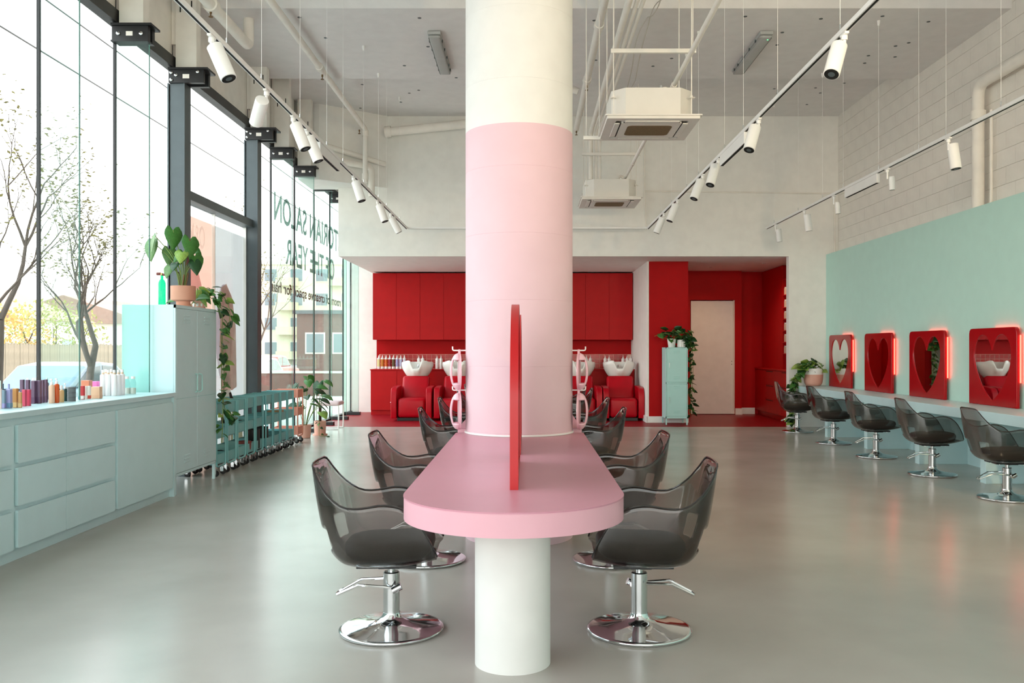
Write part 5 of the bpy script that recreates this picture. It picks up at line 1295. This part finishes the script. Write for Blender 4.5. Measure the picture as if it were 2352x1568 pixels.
for z, x, lb in ((6.25, -8.0, 'lower overhead wire along the street'), (7.15, -8.0, 'upper overhead wire along the street')):
    t = thing('overhead_wire', lb, 'wire', (x, 0, z)); obj('wire_run', cyl((0, -10, 0), (0, 120, 0), 0.014, 6), 'black', t)
# shrubs behind the fence
M['shrub'] = mat('shrub', (150, 150, 86), 0.8, var=0.35, scale=6, transl=0.4)
M['shrub_gold'] = mat('shrub_gold', (196, 160, 96), 0.8, var=0.35, scale=6, transl=0.4)
def shrub(loc, rx, rz, m, label, seed):
    r = random.Random(seed); t = thing('garden_shrub', label, 'shrub', loc, 0, 'garden shrubs across the street')
    obj('stems', join(*[tube([(0, 0, 0), (rx*0.4*math.cos(a), rx*0.4*math.sin(a), rz*0.6), (rx*0.7*math.cos(a), rx*0.7*math.sin(a), rz*1.2)], [0.06, 0.04, 0.015], 5) for a in [k*1.05 for k in range(6)]]), 'bark', t)
    lv = []; lf = []
    for _ in range(1500):
        a = r.uniform(0, 2*PI); c = r.uniform(-0.6, 1); q = r.uniform(0.55, 1.0)
        p = Vector((rx*q*math.cos(a)*math.sqrt(1-c*c), rx*q*math.sin(a)*math.sqrt(1-c*c), rz*(0.95+q*c*0.8)))
        s = r.uniform(0.05, 0.11); u = Vector((r.uniform(-1, 1), r.uniform(-1, 1), r.uniform(-1, 1))).normalized()*s; w_ = u.cross(Vector((r.uniform(-1, 1), r.uniform(-1, 1), 1))).normalized()*s*0.5
        b = len(lv); lv += [tuple(p-u), tuple(p+w_), tuple(p+u), tuple(p-w_)]; lf.append((b, b+1, b+2, b+3))
    fo = obj('foliage', (lv, lf), m, t, fix=False); fo['kind'] = 'stuff'
for i, (x, y, rx, rz, m, lb) in enumerate(((-17.5, 21.5, 1.6, 1.7, 'shrub', 'green shrub over the paling fence at the left edge'), (-17.8, 25.5, 1.5, 1.9, 'shrub_gold', 'golden shrub over the middle of the paling fence'), (-18, 30, 1.8, 2.0, 'shrub_gold', 'golden shrub left of the tall blue locker'), (-19, 35.5, 2.0, 2.2, 'shrub', 'green shrub at the far end of the paling fence'))):
    shrub((x, y, GZ-0.12), rx, rz, m, lb, 30+i)
# warm lamps: unseen spotlights added on the tracks to warm the room, downlights over the corridor
def fill_spot(x, y, aim, power, label):
    t = spot(x, y, aim, label, 'added warm fill spotlights out of view')
    ld = bpy.data.lights.new('lamp', 'SPOT'); ld.energy = power; ld.color = (1.0, 0.72, 0.42); ld.spot_size = 1.9; ld.spot_blend = 0.9; ld.shadow_soft_size = 0.05
    lo_ = bpy.data.objects.new('lamp', ld); C.objects.link(lo_); lo_.parent = t
    a = Vector(aim).normalized(); lo_.rotation_mode = 'QUATERNION'; lo_.rotation_quaternion = a.to_track_quat('-Z', 'Y')
    lo_.location = Vector((math.copysign(0.05, aim[0]), 0, -0.145))+a*0.30
fill_spot(2.05, 2.6, (-0.25, 0.85, 0.15), 110, 'added fill spotlight overhead out of view, aimed at the air conditioners')
fill_spot(4.07, 3.4, (-0.1, 0.8, -0.35), 160, 'added fill spotlight overhead out of view, aimed along the counter')
for x, y in ((4.45, 16.6), (3.6, 17.4)):
    if y > 17:
        t = thing('downlight', 'small recessed downlight in front of the pale door', 'downlight', (x, y, 2.97)); obj('downlight_rim', lathe([(0.05, -0.006), (0.05, -0.0005)], 20), 'white', t); obj('downlight_lens', lathe([(0.035, -0.0075), (0.035, -0.0065)], 20), 'lens_grey', t)
    else: t = [o for o in bpy.data.objects if o.name == 'downlight'][0]
    ld = bpy.data.lights.new('lamp', 'SPOT'); ld.energy = 14; ld.color = (1.0, 0.70, 0.42); ld.spot_size = 2.4; ld.spot_blend = 0.8; ld.shadow_soft_size = 0.03
    lo_ = bpy.data.objects.new('lamp', ld); C.objects.link(lo_); lo_.parent = t; lo_.location = (0, 0, -0.02)
